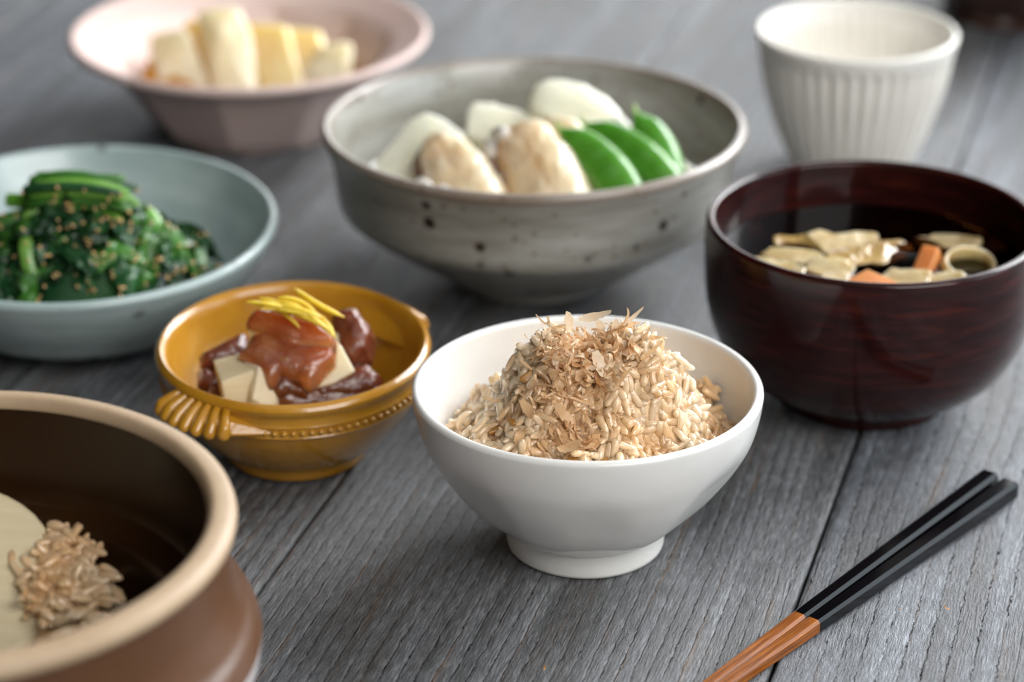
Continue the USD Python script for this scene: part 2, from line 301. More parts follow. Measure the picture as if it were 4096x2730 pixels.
simple('stem_green', (.085, .26, .02), (.20, .43, .07), 90, .3, .0001, 300, coat=.4, coat_rough=.15, rand=.2, sss=.2, rad=(.5, 1, .3))
simple('sesame', (.48, .28, .10), (.66, .44, .20), 300, .45, rand=.2)
simple('meat_glaze', (.085, .020, .009), (.19, .055, .022), 140, .26, .0007, 420, sss=.35, rad=(1, .3, .12), sscale=.0025, coat=.6, coat_rough=.14)
simple('meat_light', (.23, .045, .016), (.38, .115, .05), 110, .22, .0006, 380, sss=.8, rad=(1, .35, .15), sscale=.005, coat=.8, coat_rough=.1)
simple('tofu', (.66, .53, .32), (.74, .61, .4), 1.0, .45, .0001, 4, stretch=(60, 60, 500), sss=.3, rad=(1, .7, .4), sscale=.002)
simple('yuzu', (.8, .47, .02), (.88, .62, .07), 300, .35, .0001, 900, sss=.3, rad=(1, .7, .1), sscale=.001)
simple('pale_yellow', (.80, .64, .38), (.87, .75, .53), 1.0, .4, .0001, 3, stretch=(90, 90, 30), sss=.4, rad=(1, .7, .3), sscale=.004, coat=.3)
simple('orange_yellow', (.84, .53, .20), (.88, .64, .33), 1.0, .35, stretch=(90, 90, 30), sss=.5, rad=(1, .6, .2), sscale=.004, coat=.4)
simple('amber_piece', (.42, .17, .02), (.55, .25, .035), 60, .3, coat=.4)
simple('soup_pale', (.50, .31, .11), (.74, .58, .34), 120, .3, .0002, 500, stretch=(1, 1.8, 1), sss=.3, rad=(1, .7, .3), sscale=.002, coat=.6)
simple('soup_brown', (.30, .17, .04), (.58, .40, .15), 150, .3, .0002, 400, coat=.6)
simple('carrot', (.62, .2, .05), (.7, .27, .09), 90, .35, sss=.3, rad=(1, .4, .15), sscale=.002, coat=.4)
simple('crumb', (.4, .2, .07), (.55, .3, .12), 300, .6)

# ---------------------------------------------------------------- the table: grey weathered boards running away to the right
ANG = math.radians(16.0)
table = thing('wooden_table', 'weathered grey wooden table of wide ridged boards under all the dishes', 'table', rotz=-16.0, kind='structure')
seams = [-1.13, -.96, -.79, -.62, -.4504, -.2814, -.1125, .0565, .2255, .3945, .56]
ring_of = {
    5: lambda u, v: u * 210 + 4.0 * meshkit.fbm(np.stack([u * 9, v * 3, 0 * u], -1), 3, 5),                       # left board: even ridges
    6: lambda u, v: np.where(u < .07, u * 150 + 0, 10.5 + (u - .07) * 275) + 3.0 * meshkit.fbm(np.stack([u * 12, v * 4, 0 * u + 3], -1), 3, 8),
    7: lambda u, v: (np.sqrt((u - .128) ** 2 + 7e-5) - .155 * (v - .64)) * 205 + 2.4 * meshkit.fbm(np.stack([u * 16, v * 9, 0 * u + 7], -1), 3, 11)}
for k in range(len(seams) - 1):
    a, b = seams[k] + .00045, seams[k + 1] - .00045
    near = k in (5, 6, 7)
    v0, v1 = (.3, 2.3)
    nu, nv = (150, 260) if near else (40, 80)
    e = .0016
    us = np.r_[a, a, a + e * .3, a + e, np.linspace(a + e, b - e, nu)[1:-1], b - e, b - e * .3, b, b]
    zs = np.r_[-.022, -e, -e * .3, 0, np.zeros(nu - 2), 0, -e * .3, -e, -.022]
    vs = np.linspace(v0, v1, nv)
    U, V = np.meshgrid(us, vs, indexing='ij'); Z = np.repeat(zs[:, None], nv, 1)
    cup = .0008 * (((U - (a + b) / 2) / (b - a) * 2) ** 2 - 1) * .3
    Z = Z + cup * 0 - .0006 * (k % 3 == 1) + np.where(Z > -.01, .0005 * (meshkit.fbm(np.stack([U * 30, V * 6, 0 * U + k], -1), 2, k) - .9), 0)
    ring = ring_of[k](U - a, V) if k in ring_of else (U - a) * (150 + 40 * (k % 3)) + 5 * meshkit.fbm(np.stack([U * 8, V * 2.5, 0 * U + k], -1), 3, k)
    P = np.stack([U, V, Z], -1).reshape(-1, 3)
    F = grid_faces(len(us), nv, False)
    mname = {5: 'grey_plank_warm', 6: 'grey_plank', 7: 'grey_plank_pale'}.get(k, ['grey_plank', 'grey_plank_warm', 'grey_plank_pale'][k % 3])
    part(table, 'plank', (P, F), mname, True, var=ring.ravel() + k * 3.37)

# ---------------------------------------------------------------- white rice bowl
rb = (.0245, .7663, 0)
bowl = thing('rice_bowl', 'white glazed footed bowl heaped with brown rice, in front', 'bowl', rb)
outer = [(.0268, .0088), (.0360, .0155), (.0438, .0245), (.0507, .035), (.0552, .045), (.0569, .053), (.0573, .0568)]
def facets(V):
    """softly shaved flats round the lower wall, and a slightly uneven lip"""
    V = wob(.006, 1.5, 2, -.012, 0, .057)(V)
    r = np.hypot(V[:, 0], V[:, 1]); a = np.arctan2(V[:, 1], V[:, 0])
    cut = np.full(len(V), 1e9)
    for i, ang in enumerate([-2.35, -1.52, -.62, .25, 1.1, 2.0, 2.9]):
        zz = np.clip(V[:, 2], 0, .06)
        lim = PchipInterpolator([0, .0085, .018, .03, .044, .06], [.0264, .0268, .0371, .0459, .0542, .0600])(zz) + .0006 * math.sin(i * 2.1)
        c = np.cos(a - ang)
        cut = np.minimum(cut, np.where(c > .3, lim / np.maximum(c, .3), 1e9))
    d = 1 - cut / np.maximum(r, 1e-6); d = np.where(d < -1, -1, d)
    k = 1 - (.5 * (d + np.sqrt(d * d + .012 ** 2))) * np.clip((V[:, 2] - .0095) / .006, 0, 1) * np.clip((.05 - V[:, 2]) / .012, 0, 1) * (r > .024)
    out = V.copy(); out[:, 0] *= k; out[:, 1] *= k
    return out
prof = bowl_profile(outer, .0033, .014, 8, close_bottom=.0085)
part(bowl, 'body', lathe(prof, 192, facets), 'white_glaze', 50)
part(bowl, 'foot_ring', lathe(foot_profile(.0268, .0262, .0092), 128, wob(.006, 1.5, 3)), 'white_foot', 50)

# heap of rice
HC = np.array([.0225, .7575])
def heap(x, y):
    dx, dy = x - HC[0], y - HC[1]
    h = .0455 + .0325 * np.exp(-(((dx + .002) ** 2 + dy ** 2) / (2 * .0178 ** 2)) ** 1.35) + .0185 * np.exp(-(((dx - .0245) ** 2 + (dy - .002) ** 2) / (2 * .0105 ** 2)) ** 1.6) + .0055 * np.exp(-((dx + .026) ** 2 + dy ** 2) / (2 * .009 ** 2))
    h = h - .002 + .0080 * (meshkit.fbm(np.stack([x * 90, y * 90, 0 * x], -1), 2, 4) - .5) * 2
    d = np.hypot(x - rb[0], y - rb[1])
    return h - np.clip(d - .040, 0, 1) * .35 - .006 * np.clip((-.02 - dx) / .02, 0, 1)
def heap_n(x, y, e=.001):
    gx = (heap(x + e, y) - heap(x - e, y)) / (2 * e); gy = (heap(x, y + e) - heap(x, y - e)) / (2 * e)
    return unit(np.stack([-gx, -gy, 1 + 0 * gx], -1))
def grain(c, d, nrm, L, w, bend, n=8, k=9):
    d = unit(d); s = unit(np.cross(d, nrm)); u = np.cross(s, d)
    t = np.sin(np.linspace(-PI / 2, PI / 2, k))
    rr = np.sqrt(np.maximum(0, 1 - np.abs(t) ** 3.6)) * w / 2; rr[[0, -1]] = w * .13; rr = rr * (1 + .12 * np.sin(t * 3 + c[0] * 9000))
    C = c + np.outer(t * L / 2, d) + np.outer(bend * (1 - t ** 2), u)
    return loft(C, rr[:, None] * s, rr[:, None] * u * .82, n)
def fill(count, dmin, xy, top, rmax, centre, off, seedr):
    """positions on a heap, kept apart"""
    pts = []; cell = {}
    tries = 0
    while len(pts) < count and tries < count * 40:
        tries += 1
        r = rmax * math.sqrt(seedr.random()); a = seedr.random() * 2 * PI
        x, y = centre[0] + r * math.cos(a), centre[1] + r * math.sin(a)
        z = float(top(np.array(x), np.array(y))) + off(seedr)
        key = (int(x / dmin), int(y / dmin), int(z / dmin)); ok = True
        for i in (-1, 0, 1):
            for j in (-1, 0, 1):
                for l in (-1, 0, 1):
                    for q in cell.get((key[0] + i, key[1] + j, key[2] + l), ()):
                        if (q[0] - x) ** 2 + (q[1] - y) ** 2 + (q[2] - z) ** 2 < dmin ** 2: ok = False
        if ok:
            pts.append((x, y, z)); cell.setdefault(key, []).append((x, y, z))
    return np.array(pts)
inner_r = lambda z: np.interp(z, [.014, .0175, .0255, .0355, .0455, .0575], [.015, .032, .039, .046, .0513, .0538])
gr = np.random.default_rng(11)
pts = fill(3000, .0021, None, heap, .0535, rb, lambda g: g.uniform(-.0032, .0008) + (min(.003, g.exponential(.0009)) if g.random() < .25 else 0), gr)
pts = pts[np.hypot(pts[:, 0] - rb[0], pts[:, 1] - rb[1]) < inner_r(pts[:, 2]) - .0012]
nr = heap_n(pts[:, 0], pts[:, 1])
camp = np.array([0, 0, .43])
facing = np.einsum('ij,ij->i', nr, unit(camp - pts)) + (pts[:, 2] - heap(pts[:, 0], pts[:, 1])) * 120
order = np.argsort(-facing)
rice = thing('mixed_rice', 'heap of soft tan seasoned rice filling the white footed bowl', 'rice', (rb[0], rb[1], .02))
ro = np.array([rb[0], rb[1], .02])
near, rest = [], []
for rank, i in enumerate(order):
    fa = 9 * meshkit.noise(np.array([pts[i] * 95 + 3]), 31)[0]; dv = np.array([math.cos(fa), math.sin(fa), 0]) + gr.normal(size=3) * .55
    tdir = unit(np.cross(nr[i], dv)) + nr[i] * gr.normal() * .38
    g = grain(pts[i] - ro, tdir, nr[i], gr.uniform(.0064, .0083) * (.6 if gr.random() < .1 else 1), gr.uniform(.0024, .0029), gr.normal() * .0006, 9, 9)
    (near if rank < 300 else rest).append(g)
for g in near: part(rice, 'rice_grain', g, 'rice', True)
part(rice, 'rice_grains', cat_(rest), 'rice', True, kind='stuff')
tt = np.linspace(0, 2 * PI, 48, endpoint=False); rr_ = np.linspace(0, 1, 16)
core = np.array([[rb[0] + q * .0465 * math.cos(t), rb[1] + q * .0465 * math.sin(t), 0] for q in rr_ for t in tt])
core[:, 2] = heap(core[:, 0], core[:, 1]) - .0013
part(rice, 'packed_rice', (core - ro, grid_faces(16, 48, True)), 'rice_mass', True)
for (x, y, s, e) in [(.0205, .7245, .0035, 0), (.0418, .7335, .0032, 1), (.0475, .7375, .0032, 2), (-.0055, .7455, .0034, 3), (.0005, .7405, .003, 4), (.0545, .7400, .0033, 5), (.0285, .7285, .003, 6), (.005, .749, .0034, 7), (.064, .747, .003, 8), (.0395, .7275, .0028, 9)]:
    z = float(heap(np.array(x), np.array(y))) + .0012
    g2 = np.random.default_rng(e + 50); q = g2.normal(size=(6, 3)) * s * np.array([.5, .5, .3])
    part(rice, 'fried_tofu_bit', rhull(q + [x, y, z] - ro, .0006, .0003, 300, e, .001), 'fried_tofu', True)

# bonito shavings on top of the rice
fl = thing('bonito_flakes', 'loose pile of curled pinkish tan bonito shavings on top of the rice', 'bonito flakes', (HC[0], HC[1], .05))
fo = np.array([HC[0], HC[1], .05])
def flake(c, d, nrm, L, w, curl, twist, g, k=9):
    d = unit(d); s = unit(np.cross(d, nrm)); u = np.cross(s, d)
    V = []; p = np.array(c, float); ang = 0; h = L / (k - 1)
    p = p - d * L / 2
    for i in range(k):
        t = i / (k - 1)
        dd = math.cos(ang) * d + math.sin(ang) * u; uu = -math.sin(ang) * d + math.cos(ang) * u
        ta = twist * (t - .5); ss = math.cos(ta) * s + math.sin(ta) * uu
        ww = w * (.5 + .5 * math.sin(PI * min(1, max(.04, t)) ** .8)) * g.uniform(.82, 1.12) / 2
        V += [p - ss * ww, p + ss * ww * g.uniform(.8, 1.15) + uu * w * .12]
        p = p + dd * h; ang += curl / (k - 1) * g.uniform(.4, 1.6)
    V = np.array(V); F = grid_faces(k, 2, False)
    return trimesh.Trimesh(V, F, process=False)
fg = np.random.default_rng(5)
# (x, y spread centre, spread, count, lift)
stuff_fl = []
count = 0
for i in range(735):
    a = fg.random() * 2 * PI
    if i < 460: x, y = HC[0] - .001 + fg.normal() * .0078, HC[1] - .003 + fg.normal() * .0056; lift = min(.005, abs(fg.normal()) * .0022) + .0016
    elif i < 660: x, y = HC[0] - .003 + fg.normal() * .0062, HC[1] - .019 + fg.normal() * .0065; lift = abs(fg.normal()) * .0014 + .0026
    elif i < 720: x, y = HC[0] + .014 + fg.normal() * .006, HC[1] - .006 + fg.normal() * .005; lift = abs(fg.normal()) * .002 + .0026
    else: x, y = HC[0] - .022 + fg.normal() * .008, HC[1] - .022 + fg.normal() * .006; lift = .0028
    if math.hypot(x - rb[0], y - rb[1]) > .046: continue
    z = float(heap(np.array(x), np.array(y))) + lift
    n = heap_n(np.array(x), np.array(y)); d = unit(np.cross(n, fg.normal(size=3))) + n * fg.normal() * .45
    big = fg.random(); sh = 0 if big < .48 else (1 if big < .86 else 2)
    L = fg.uniform(*[(.002, .0045), (.006, .0115), (.005, .0095)][sh]); w = fg.uniform(*[(.0004, .0010), (.0005, .0014), (.0018, .0038)][sh]); cu = [1.2, 1.7, 2.6][sh]
    m = flake(np.array([x, y, z]) - fo, d, unit(n + fg.normal(size=3) * .5), L, w, fg.normal() * cu, fg.normal() * 1.4, fg, 7 if sh == 0 else 13)
    mm = 'flake_pale' if fg.random() < .6 else ('flake_tan' if fg.random() < .84 else 'flake_dark')
    if count < 300: part(fl, 'flake', m, mm, True)
    else: stuff_fl.append(m)
    count += 1
for (x, y, z, d, L, w) in [(.0385, .7585, .0855, (1, .1, .75), .012, .0016), (.0475, .757, .0745, (1, 0, .16), .008, .0007), (.018, .756, .0865, (-.1, .1, 1), .007, .003), (.008, .760, .0785, (-.3, .1, 1), .007, .001), (.0335, .759, .083, (.4, 0, 1), .006, .003), (.0265, .757, .0865, (1, .2, .05), .011, .0028), (.037, .7515, .0775, (1, -.3, -.35), .010, .006), (.0275, .7465, .075, (.3, -.2, -1), .009, .004)]:
    part(fl, 'flake', flake(np.array([x, y, z]) - fo, d, (0, -.6, .6), L, w, .7, .8, fg, 11), 'flake_pale', True)
if stuff_fl: part(fl, 'flakes', cat_(stuff_fl), 'flake_tan', True, kind='stuff')

# ---------------------------------------------------------------- grey stoneware bowl with chicken, daikon and pea pods
gb = (.0088, .9916, 0)
bowl = thing('stoneware_bowl', 'large speckled grey stoneware bowl with chicken wings, white radish and pea pods', 'bowl', gb)
outer = [(.034, .0045), (.040, .0065), (.0535, .0150), (.0665, .0240), (.0760, .0312), (.0782, .0332), (.0793, .0355), (.0798, .0385), (.0812, .05), (.0836, .0595), (.0855, .0640)]
part(bowl, 'body', lathe(bowl_profile(outer, .0042, .015, 6, close_bottom=.005), 192, wob(.006, 1.4, 6, -.018, 0, .064)), 'grey_glaze', 50)
part(bowl, 'foot_ring', lathe(foot_profile(.0345, .033, .0065), 96), 'grey_glaze', 50)

def X(pts): return np.array(pts, float)
def chunk(name, pts, r, m, label, cat, group=None, noise=.0004, seed=0):
    return solo(name, rhull(pts, r, noise, 90, seed, .003), m, label, cat, group, True)
def disc_pts(c, n, u, R, T, a0=0, a1=2 * PI, k=14):
    """points of a (part) disc: centre c, axis n, first direction u"""
    n = unit(n); u = unit(np.asarray(u, float) - np.dot(u, n) * n); w = np.cross(n, u); c = np.asarray(c, float)
    return [c + s * n * T / 2 + R * (math.cos(a) * u + math.sin(a) * w) for a in np.linspace(a0, a1, k) for s in (-1, 1)]
solo('daikon_chunk', polyslab([ (-0.0567, 0.9745, 0.0513), (-0.0479, 0.9869, 0.0596), (-0.0404, 0.9971, 0.0665), (-0.0343, 0.9985, 0.0680), (-0.0280, 0.9956, 0.0670), (-0.0194, 0.9877, 0.0634), (-0.0217, 0.9837, 0.0608), (-0.0368, 0.9721, 0.0522), (-0.0487, 0.9652, 0.0468), (-0.0564, 0.9678, 0.0474)], (-.1, -.5, .85), .014, .001, .0004, 1, .002), 'daikon', 'pale radish wedge at the left, leaning behind the first chicken wing', 'radish', None, True)
solo('daikon_chunk', polyslab([ (-0.0174, 1.0042, 0.0680), (-0.0150, 1.0063, 0.0697), (-0.0065, 1.0069, 0.0691), (0.0044, 1.0053, 0.0660), (0.0102, 1.0035, 0.0633), (0.0106, 0.9999, 0.0597), (-0.0034, 0.9925, 0.0542), (-0.0181, 0.9951, 0.0590)], (.1, -.7, .7), .018, .0005, .0004, 2, .002), 'daikon', 'short pale radish block in the middle back, between the two larger wings', 'radish', None, True)
solo('daikon_chunk', polyslab([ (0.0075, 1.0064, 0.0713), (0.0106, 1.0129, 0.0756), (0.0161, 1.0153, 0.0764), (0.0240, 1.0159, 0.0754), (0.0318, 1.0150, 0.0732), (0.0403, 1.0112, 0.0688), (0.0464, 1.0048, 0.0628), (0.0463, 1.0011, 0.0601), (0.0354, 0.9986, 0.0602), (0.0276, 0.9987, 0.0618), (0.0160, 0.9990, 0.0641), (0.0083, 1.0006, 0.0668)], (.15, -.6, .8), .018, .0035, .0004, 3, .002, 16), 'daikon', 'big rounded radish slice, topmost in the grey bowl', 'radish', None, True)
chunk('daikon_chunk', X([(.043, .998, .064), (.048, .994, .060), (.046, 1.003, .05), (.039, .99, .05), (.05, .99, .048)]), .0028, 'daikon', 'small pale radish piece half hidden between the top slice and the pods', 'radish', seed=3)
chunk('daikon_chunk', X([(.064, .976, .0555), (.071, .969, .053), (.073, .962, .047), (.062, .964, .046), (.066, .982, .046)]), .0025, 'daikon', 'pale radish edge low at the right of the pea pods', 'radish', seed=4)
def wing(label, chain, knobs, seed, darks):
    c = np.array(chain, float); o = np.array([c[:, 0].mean(), c[:, 1].mean(), c[:, 2].min() - .008])
    t = thing('chicken_wing', label, 'chicken wing', o)
    sh = lambda q: [(a - o[0], b - o[1], cc - o[2], d) for a, b, cc, d in q]
    ch = np.array(chain); dr = unit(ch[-1, :3] - ch[0, :3]); lat = unit(np.cross(dr, [0, -.4, 1])); two = []
    for sg_, sc_ in ((-1, .92), (1, .80)):
        q = ch.copy(); q[:, :3] += lat * (sg_ * .21 * ch[:, 3:]) ; q[:, 3] *= sc_; two.append(sh([tuple(r_) for r_ in q]))
    fm = blob(two + [sh(k) for k in darks[1]], .0016, 110, seed, .0014, 7)
    wr = meshkit.fbm(fm.vertices * [420, 160, 200] + seed, 3, seed + 9) - .5
    fm.vertices = fm.vertices + fm.vertex_normals * (wr * .0008)[:, None]
    part(t, 'flesh', fm, 'chicken_skin', True)
    for k in knobs: part(t, 'bone_end', blob([sh(k)], .0006, 260, seed + 1, .0012, 6), 'bone', True)
    for k in darks[0]: part(t, 'skin_fold', blob([sh(k)], .0005, 260, seed + 2, .0012, 6), 'chicken_edge', True)
wing('chicken wing at the left, its bone end pointing at the front rim', [(-.0305, .975, .0625, .0058), (-.0262, .966, .0605, .0102), (-.0205, .954, .0550, .0125), (-.0145, .942, .051, .0118), (-.0105, .934, .047, .009)],
     [[(-.0345, .9425, .0580, .0034), (-.0325, .9395, .0575, .0032)], [(-.0272, .9385, .0568, .0032), (-.0245, .9375, .0563, .0030)]], 1,
     ([[(-.0345, .9735, .0605, .0026), (-.0372, .9665, .0570, .0028), (-.036, .960, .053, .0026)]], [[(-.031, .943, .053, .0052), (-.022, .9355, .0535, .0042), (-.008, .934, .050, .005)]]))
wing('largest chicken wing in the middle, beside the pea pods', [(-.001, .9745, .0640, .0070), (.0055, .968, .0630, .0118), (.0108, .956, .0570, .0145), (.017, .940, .0510, .0140), (.0225, .930, .046, .0110)],
     [[(-.0055, .9700, .0680, .0034), (-.0040, .968, .0700, .0032)], [(-.0090, .9680, .0650, .0030), (-.0085, .966, .0628, .0030)]], 4, ([[(-.0085, .966, .0595, .0020), (-.0075, .9645, .0565, .0020)]], []))
wing('small end of a chicken wing tucked under the top radish slice', [(.0165, .992, .0625, .0062), (.0225, .9865, .0610, .0072), (.029, .981, .056, .007)], [], 7, ([[(.0130, .9905, .0645, .0022), (.0108, .989, .061, .0022)]], []))
def pod(label, p0, p1, side, w, th, sag, seed):
    p0, p1 = np.array(p0, float), np.array(p1, float); d = unit(p1 - p0); s = unit(side - np.dot(side, d) * d); n = np.cross(d, s)
    k = 28; t = np.linspace(0, 1, k)
    prof = np.clip(np.sin(PI * np.clip(t, 0, 1)) ** .42, .02, 1) * np.interp(t, [0, .06, .14, 1], [.25, .6, 1, 1])
    bumps = 1 + .05 * np.cos(t * 2 * PI * 5.5)
    C = p0 + np.outer(t, p1 - p0) + np.outer(4 * sag * t * (1 - t), s)
    o = np.array([*C.mean(0)[:2], C[:, 2].min() - th])
    T = thing('pea_pod', label, 'pea pod', o, group='pea pods in the grey bowl')
    part(T, 'pod', loft(C - o, (prof * w)[:, None] * s, (prof * th * bumps)[:, None] * n, 20, .9), 'pea_green', True)
    e = C + (prof * w)[:, None] * s
    part(T, 'seam', loft(e[2:-2] - o, np.tile(s * .0004, (k - 4, 1)), np.tile(n * .0006, (k - 4, 1)), 6), 'pea_green', True)
    part(T, 'stem_tip', loft(np.array([C[0] - d * .0035 + s * .0008, C[0] - d * .0015, C[0] + d * .002]) - o, np.outer([.0005, .0009, .0016], s), np.outer([.0005, .0009, .0014], n), 8), 'pea_tip', True)
pod('front pea pod with its broad glossy side to the viewer', (.0185, .971, .0715), (.0500, .926, .049), np.array([.75, .3, .5]), .0088, .0052, .0028, 1)
pod('middle pea pod, lying half behind the front one', (.0285, .983, .0690), (.067, .937, .053), np.array([.75, .3, .6]), .0080, .0058, .0028, 2)
pod('rear pea pod standing upright at the right', (.0490, .9845, .0735), (.0615, .945, .046), np.array([.95, .1, .3]), .0078, .0056, .0035, 3)

# ---------------------------------------------------------------- amber dish with two lugs
ab = np.array([-.0769, .8335, 0])
amb = thing('amber_dish', 'amber glazed round dish with beaded band and two ribbed lugs', 'bowl', ab)
td = wob(.002, 1.2, 9, .050, 0, .0422)
outer = [(.0255, .0035), (.0318, .0085), (.0375, .0145), (.0425, .0215), (.0450, .0265), (.0456, .0278), (.0462, .0286), (.0466, .0292), (.0462, .0300), (.0464, .0326), (.0470, .0336), (.0466, .0346), (.0468, .0372), (.0480, .0390), (.0484, .0408), (.0476, .0422)]
oc = np.array(outer); P_ = [outer[0]]
for a, b in zip(outer[:-1], outer[1:]): P_ += [(a[0] + (b[0] - a[0]) * f, a[1] + (b[1] - a[1]) * f) for f in (.5, 1)]
inn = curve([(0, .0075), (.015, .0085), (.027, .0125), (.0355, .0195), (.041, .028), (.0432, .036), (.0441, .0405), (.0452, .0424), (.0465, .0429)], 40)
part(amb, 'body', lathe(np.vstack([inn, P_[::-1], [(.0255, .0022), (.025, .0004), (.0242, 0), (.0225, 0), (.0218, .0012), (0, .0012)]]), 160, td), 'amber_glaze', 40)
for i in range(92):
    a = 2 * PI * i / 92
    if min(abs((a - math.radians(q) + PI) % (2 * PI) - PI) for q in (-127, 50)) < .44: continue
    s = trimesh.creation.icosphere(1, .00115); s.vertices = s.vertices * [1, 1, .95] + [.0464 * math.cos(a), .0464 * math.sin(a), .0313]
    s.vertices = td(np.array(s.vertices)); part(amb, 'bead', s, 'amber_glaze', True)
for q in (-127, 50):
    a0 = math.radians(q); pieces = []
    pol = lambda r, a, z: (r * math.cos(a), r * math.sin(a), z)
    base = rhull([pol(.0445, a0 - .34, .0350), pol(.0445, a0 + .34, .0350), pol(.0448, a0 - .2, .037), pol(.0448, a0 + .2, .037), pol(.0535, a0 - .25, .0330), pol(.0535, a0 + .25, .0330), pol(.0548, a0, .0330), pol(.0515, a0 - .2, .0370), pol(.0515, a0 + .2, .0370), pol(.0455, a0 - .55, .0312), pol(.0455, a0 + .55, .0312)], .0009)
    pieces.append(manifold3d.Manifold(manifold3d.Mesh(np.asarray(base.vertices, np.float32), np.asarray(base.faces, np.uint32))))
    for j in range(7):
        f = (j - 3) / 3; b = a0 + f * .27; re = .0560 - .0018 * f * f
        seq = [(pol(.0455, a0 + f * .21, .0400), .0011), (pol(.050, a0 + f * .245, .0380), .0017), (pol(.0535, b, .0356), .0021), (pol(re, b, .0332), .0023)]
        for (u, r0), (v, r1) in zip(seq[:-1], seq[1:]):
            pieces.append(manifold3d.Manifold.hull_points(np.vstack([np.array(u) + ICO * r0, np.array(v) + ICO * r1])))
    tot = manifold3d.Manifold.batch_boolean(pieces, manifold3d.OpType.Add).refine_to_length(.0011).to_mesh()
    t = trimesh.Trimesh(tot.vert_properties[:, :3], tot.tri_verts); trimesh.smoothing.filter_taubin(t, iterations=5)
    t.vertices = td(np.array(t.vertices)); part(amb, 'lug', t, 'amber_glaze', True)
def meat(outline, n, T, bulge, m, label, seed, noise=.0009, droop=.0025):
    solo('meat_slice', polyslab(outline, n, T, bulge, noise, seed, .0012, 6, droop), m, label, 'meat', None, True)
meat([ (-0.0923, 0.8269, 0.0539), (-0.0905, 0.8316, 0.0556), (-0.0855, 0.8329, 0.0561), (-0.0754, 0.8302, 0.0551), (-0.0662, 0.8269, 0.0539), (-0.0603, 0.8191, 0.0509), (-0.0607, 0.8159, 0.0497), (-0.0695, 0.8152, 0.0494), (-0.0796, 0.8184, 0.0507), (-0.0874, 0.8237, 0.0526)], (0, -.35, .93), .0034, .0024, 'meat_light', 'topmost glossy brown meat slice, folded under the yellow peel', 1)
meat([ (-0.0949, 0.8161, 0.0457), (-0.0904, 0.8235, 0.0505), (-0.0850, 0.8240, 0.0508), (-0.0748, 0.8200, 0.0483), (-0.0659, 0.8200, 0.0483), (-0.0604, 0.8190, 0.0476), (-0.0607, 0.8142, 0.0445), (-0.0650, 0.8098, 0.0417), (-0.0692, 0.8054, 0.0388), (-0.0738, 0.8088, 0.0410), (-0.0792, 0.8098, 0.0417), (-0.0829, 0.8050, 0.0385), (-0.0882, 0.8112, 0.0426), (-0.0918, 0.8142, 0.0445)], (0, -.55, .85), .0034, .0028, 'meat_light', 'broad reddish meat slice draped over the front pale block', 2)
meat([ (-0.0644, 0.8431, 0.0487), (-0.0599, 0.8449, 0.0507), (-0.0542, 0.8439, 0.0506), (-0.0505, 0.8393, 0.0477), (-0.0489, 0.8350, 0.0446), (-0.0507, 0.8297, 0.0404), (-0.0557, 0.8266, 0.0375), (-0.0609, 0.8308, 0.0400), (-0.0637, 0.8374, 0.0446)], (-.1, -.6, .8), .0080, .0040, 'meat_glaze', 'curled dark meat slice standing at the right back of the amber dish', 3, .0016)
meat([ (-0.1097, 0.8315, 0.0396), (-0.1036, 0.8359, 0.0409), (-0.0960, 0.8417, 0.0427), (-0.0929, 0.8409, 0.0419), (-0.0934, 0.8347, 0.0392), (-0.0966, 0.8294, 0.0372), (-0.1029, 0.8274, 0.0371), (-0.1089, 0.8273, 0.0377)], (.1, -.4, .9), .0060, .0015, 'meat_glaze', 'dark meat strip at the left of the amber dish, behind the pale block', 4)
meat([ (-0.1091, 0.8184, 0.0342), (-0.1089, 0.8225, 0.0372), (-0.1065, 0.8236, 0.0378), (-0.1034, 0.8221, 0.0363), (-0.1036, 0.8172, 0.0326)], (.1, -.6, .8), .0060, .0015, 'meat_glaze', 'small dark meat end at the far left against the dish wall', 5)
meat([ (-0.0689, 0.8133, 0.0339), (-0.0602, 0.8181, 0.0360), (-0.0554, 0.8216, 0.0376), (-0.0505, 0.8246, 0.0390), (-0.0458, 0.8192, 0.0366), (-0.0471, 0.8145, 0.0344), (-0.0550, 0.8121, 0.0334), (-0.0672, 0.8098, 0.0323)], (0, -.4, .9), .0070, .0020, 'meat_glaze', 'dark glazed meat slice low at the right front of the amber dish', 6, .0016)
meat([ (-0.0825, 0.8118, 0.0368), (-0.0797, 0.8148, 0.0398), (-0.0747, 0.8141, 0.0391), (-0.0707, 0.8111, 0.0361), (-0.0695, 0.8078, 0.0328), (-0.0843, 0.8078, 0.0328)], (0, -.7, .7), .0080, .0030, 'meat_glaze', 'dark sauced meat fold at the front rim between the pale blocks', 7, .0016)
solo('brown_sauce', blob([[(-.100, .832, .026, .010), (-.078, .838, .031, .013), (-.058, .832, .026, .010)], [(-.098, .820, .0265, .009), (-.078, .815, .027, .0085), (-.058, .820, .0265, .009)], [(-.078, .838, .030, .012), (-.078, .815, .030, .008)], [(-.076, .824, .036, .010), (-.076, .830, .041, .009)]], .0012, 160, 3), 'meat_glaze', 'thick dark brown sauce lying under the meat in the amber dish', 'sauce', None, True)
chunk('tofu_block', X([(-.1025, .8195, .0410), (-.0925, .8225, .0425), (-.0895, .8105, .0415), (-.0990, .8075, .0390), (-.1005, .8165, .0305), (-.0905, .8195, .0305), (-.088, .8085, .030), (-.098, .8065, .0300)]), .0009, 'tofu', 'tan square block left of the front, beside the sauced meat', 'vegetable block', noise=.0002)
chunk('tofu_block', X([(-.0915, .8155, .0425), (-.0870, .8110, .0425), (-.0820, .8075, .034), (-.0885, .8055, .0340), (-.0905, .8070, .0305), (-.0815, .8055, .029), (-.08, .813, .033)]), .0009, 'tofu', 'pale wedge at the front of the amber dish with its cut face forward', 'vegetable block', noise=.0002, seed=1)
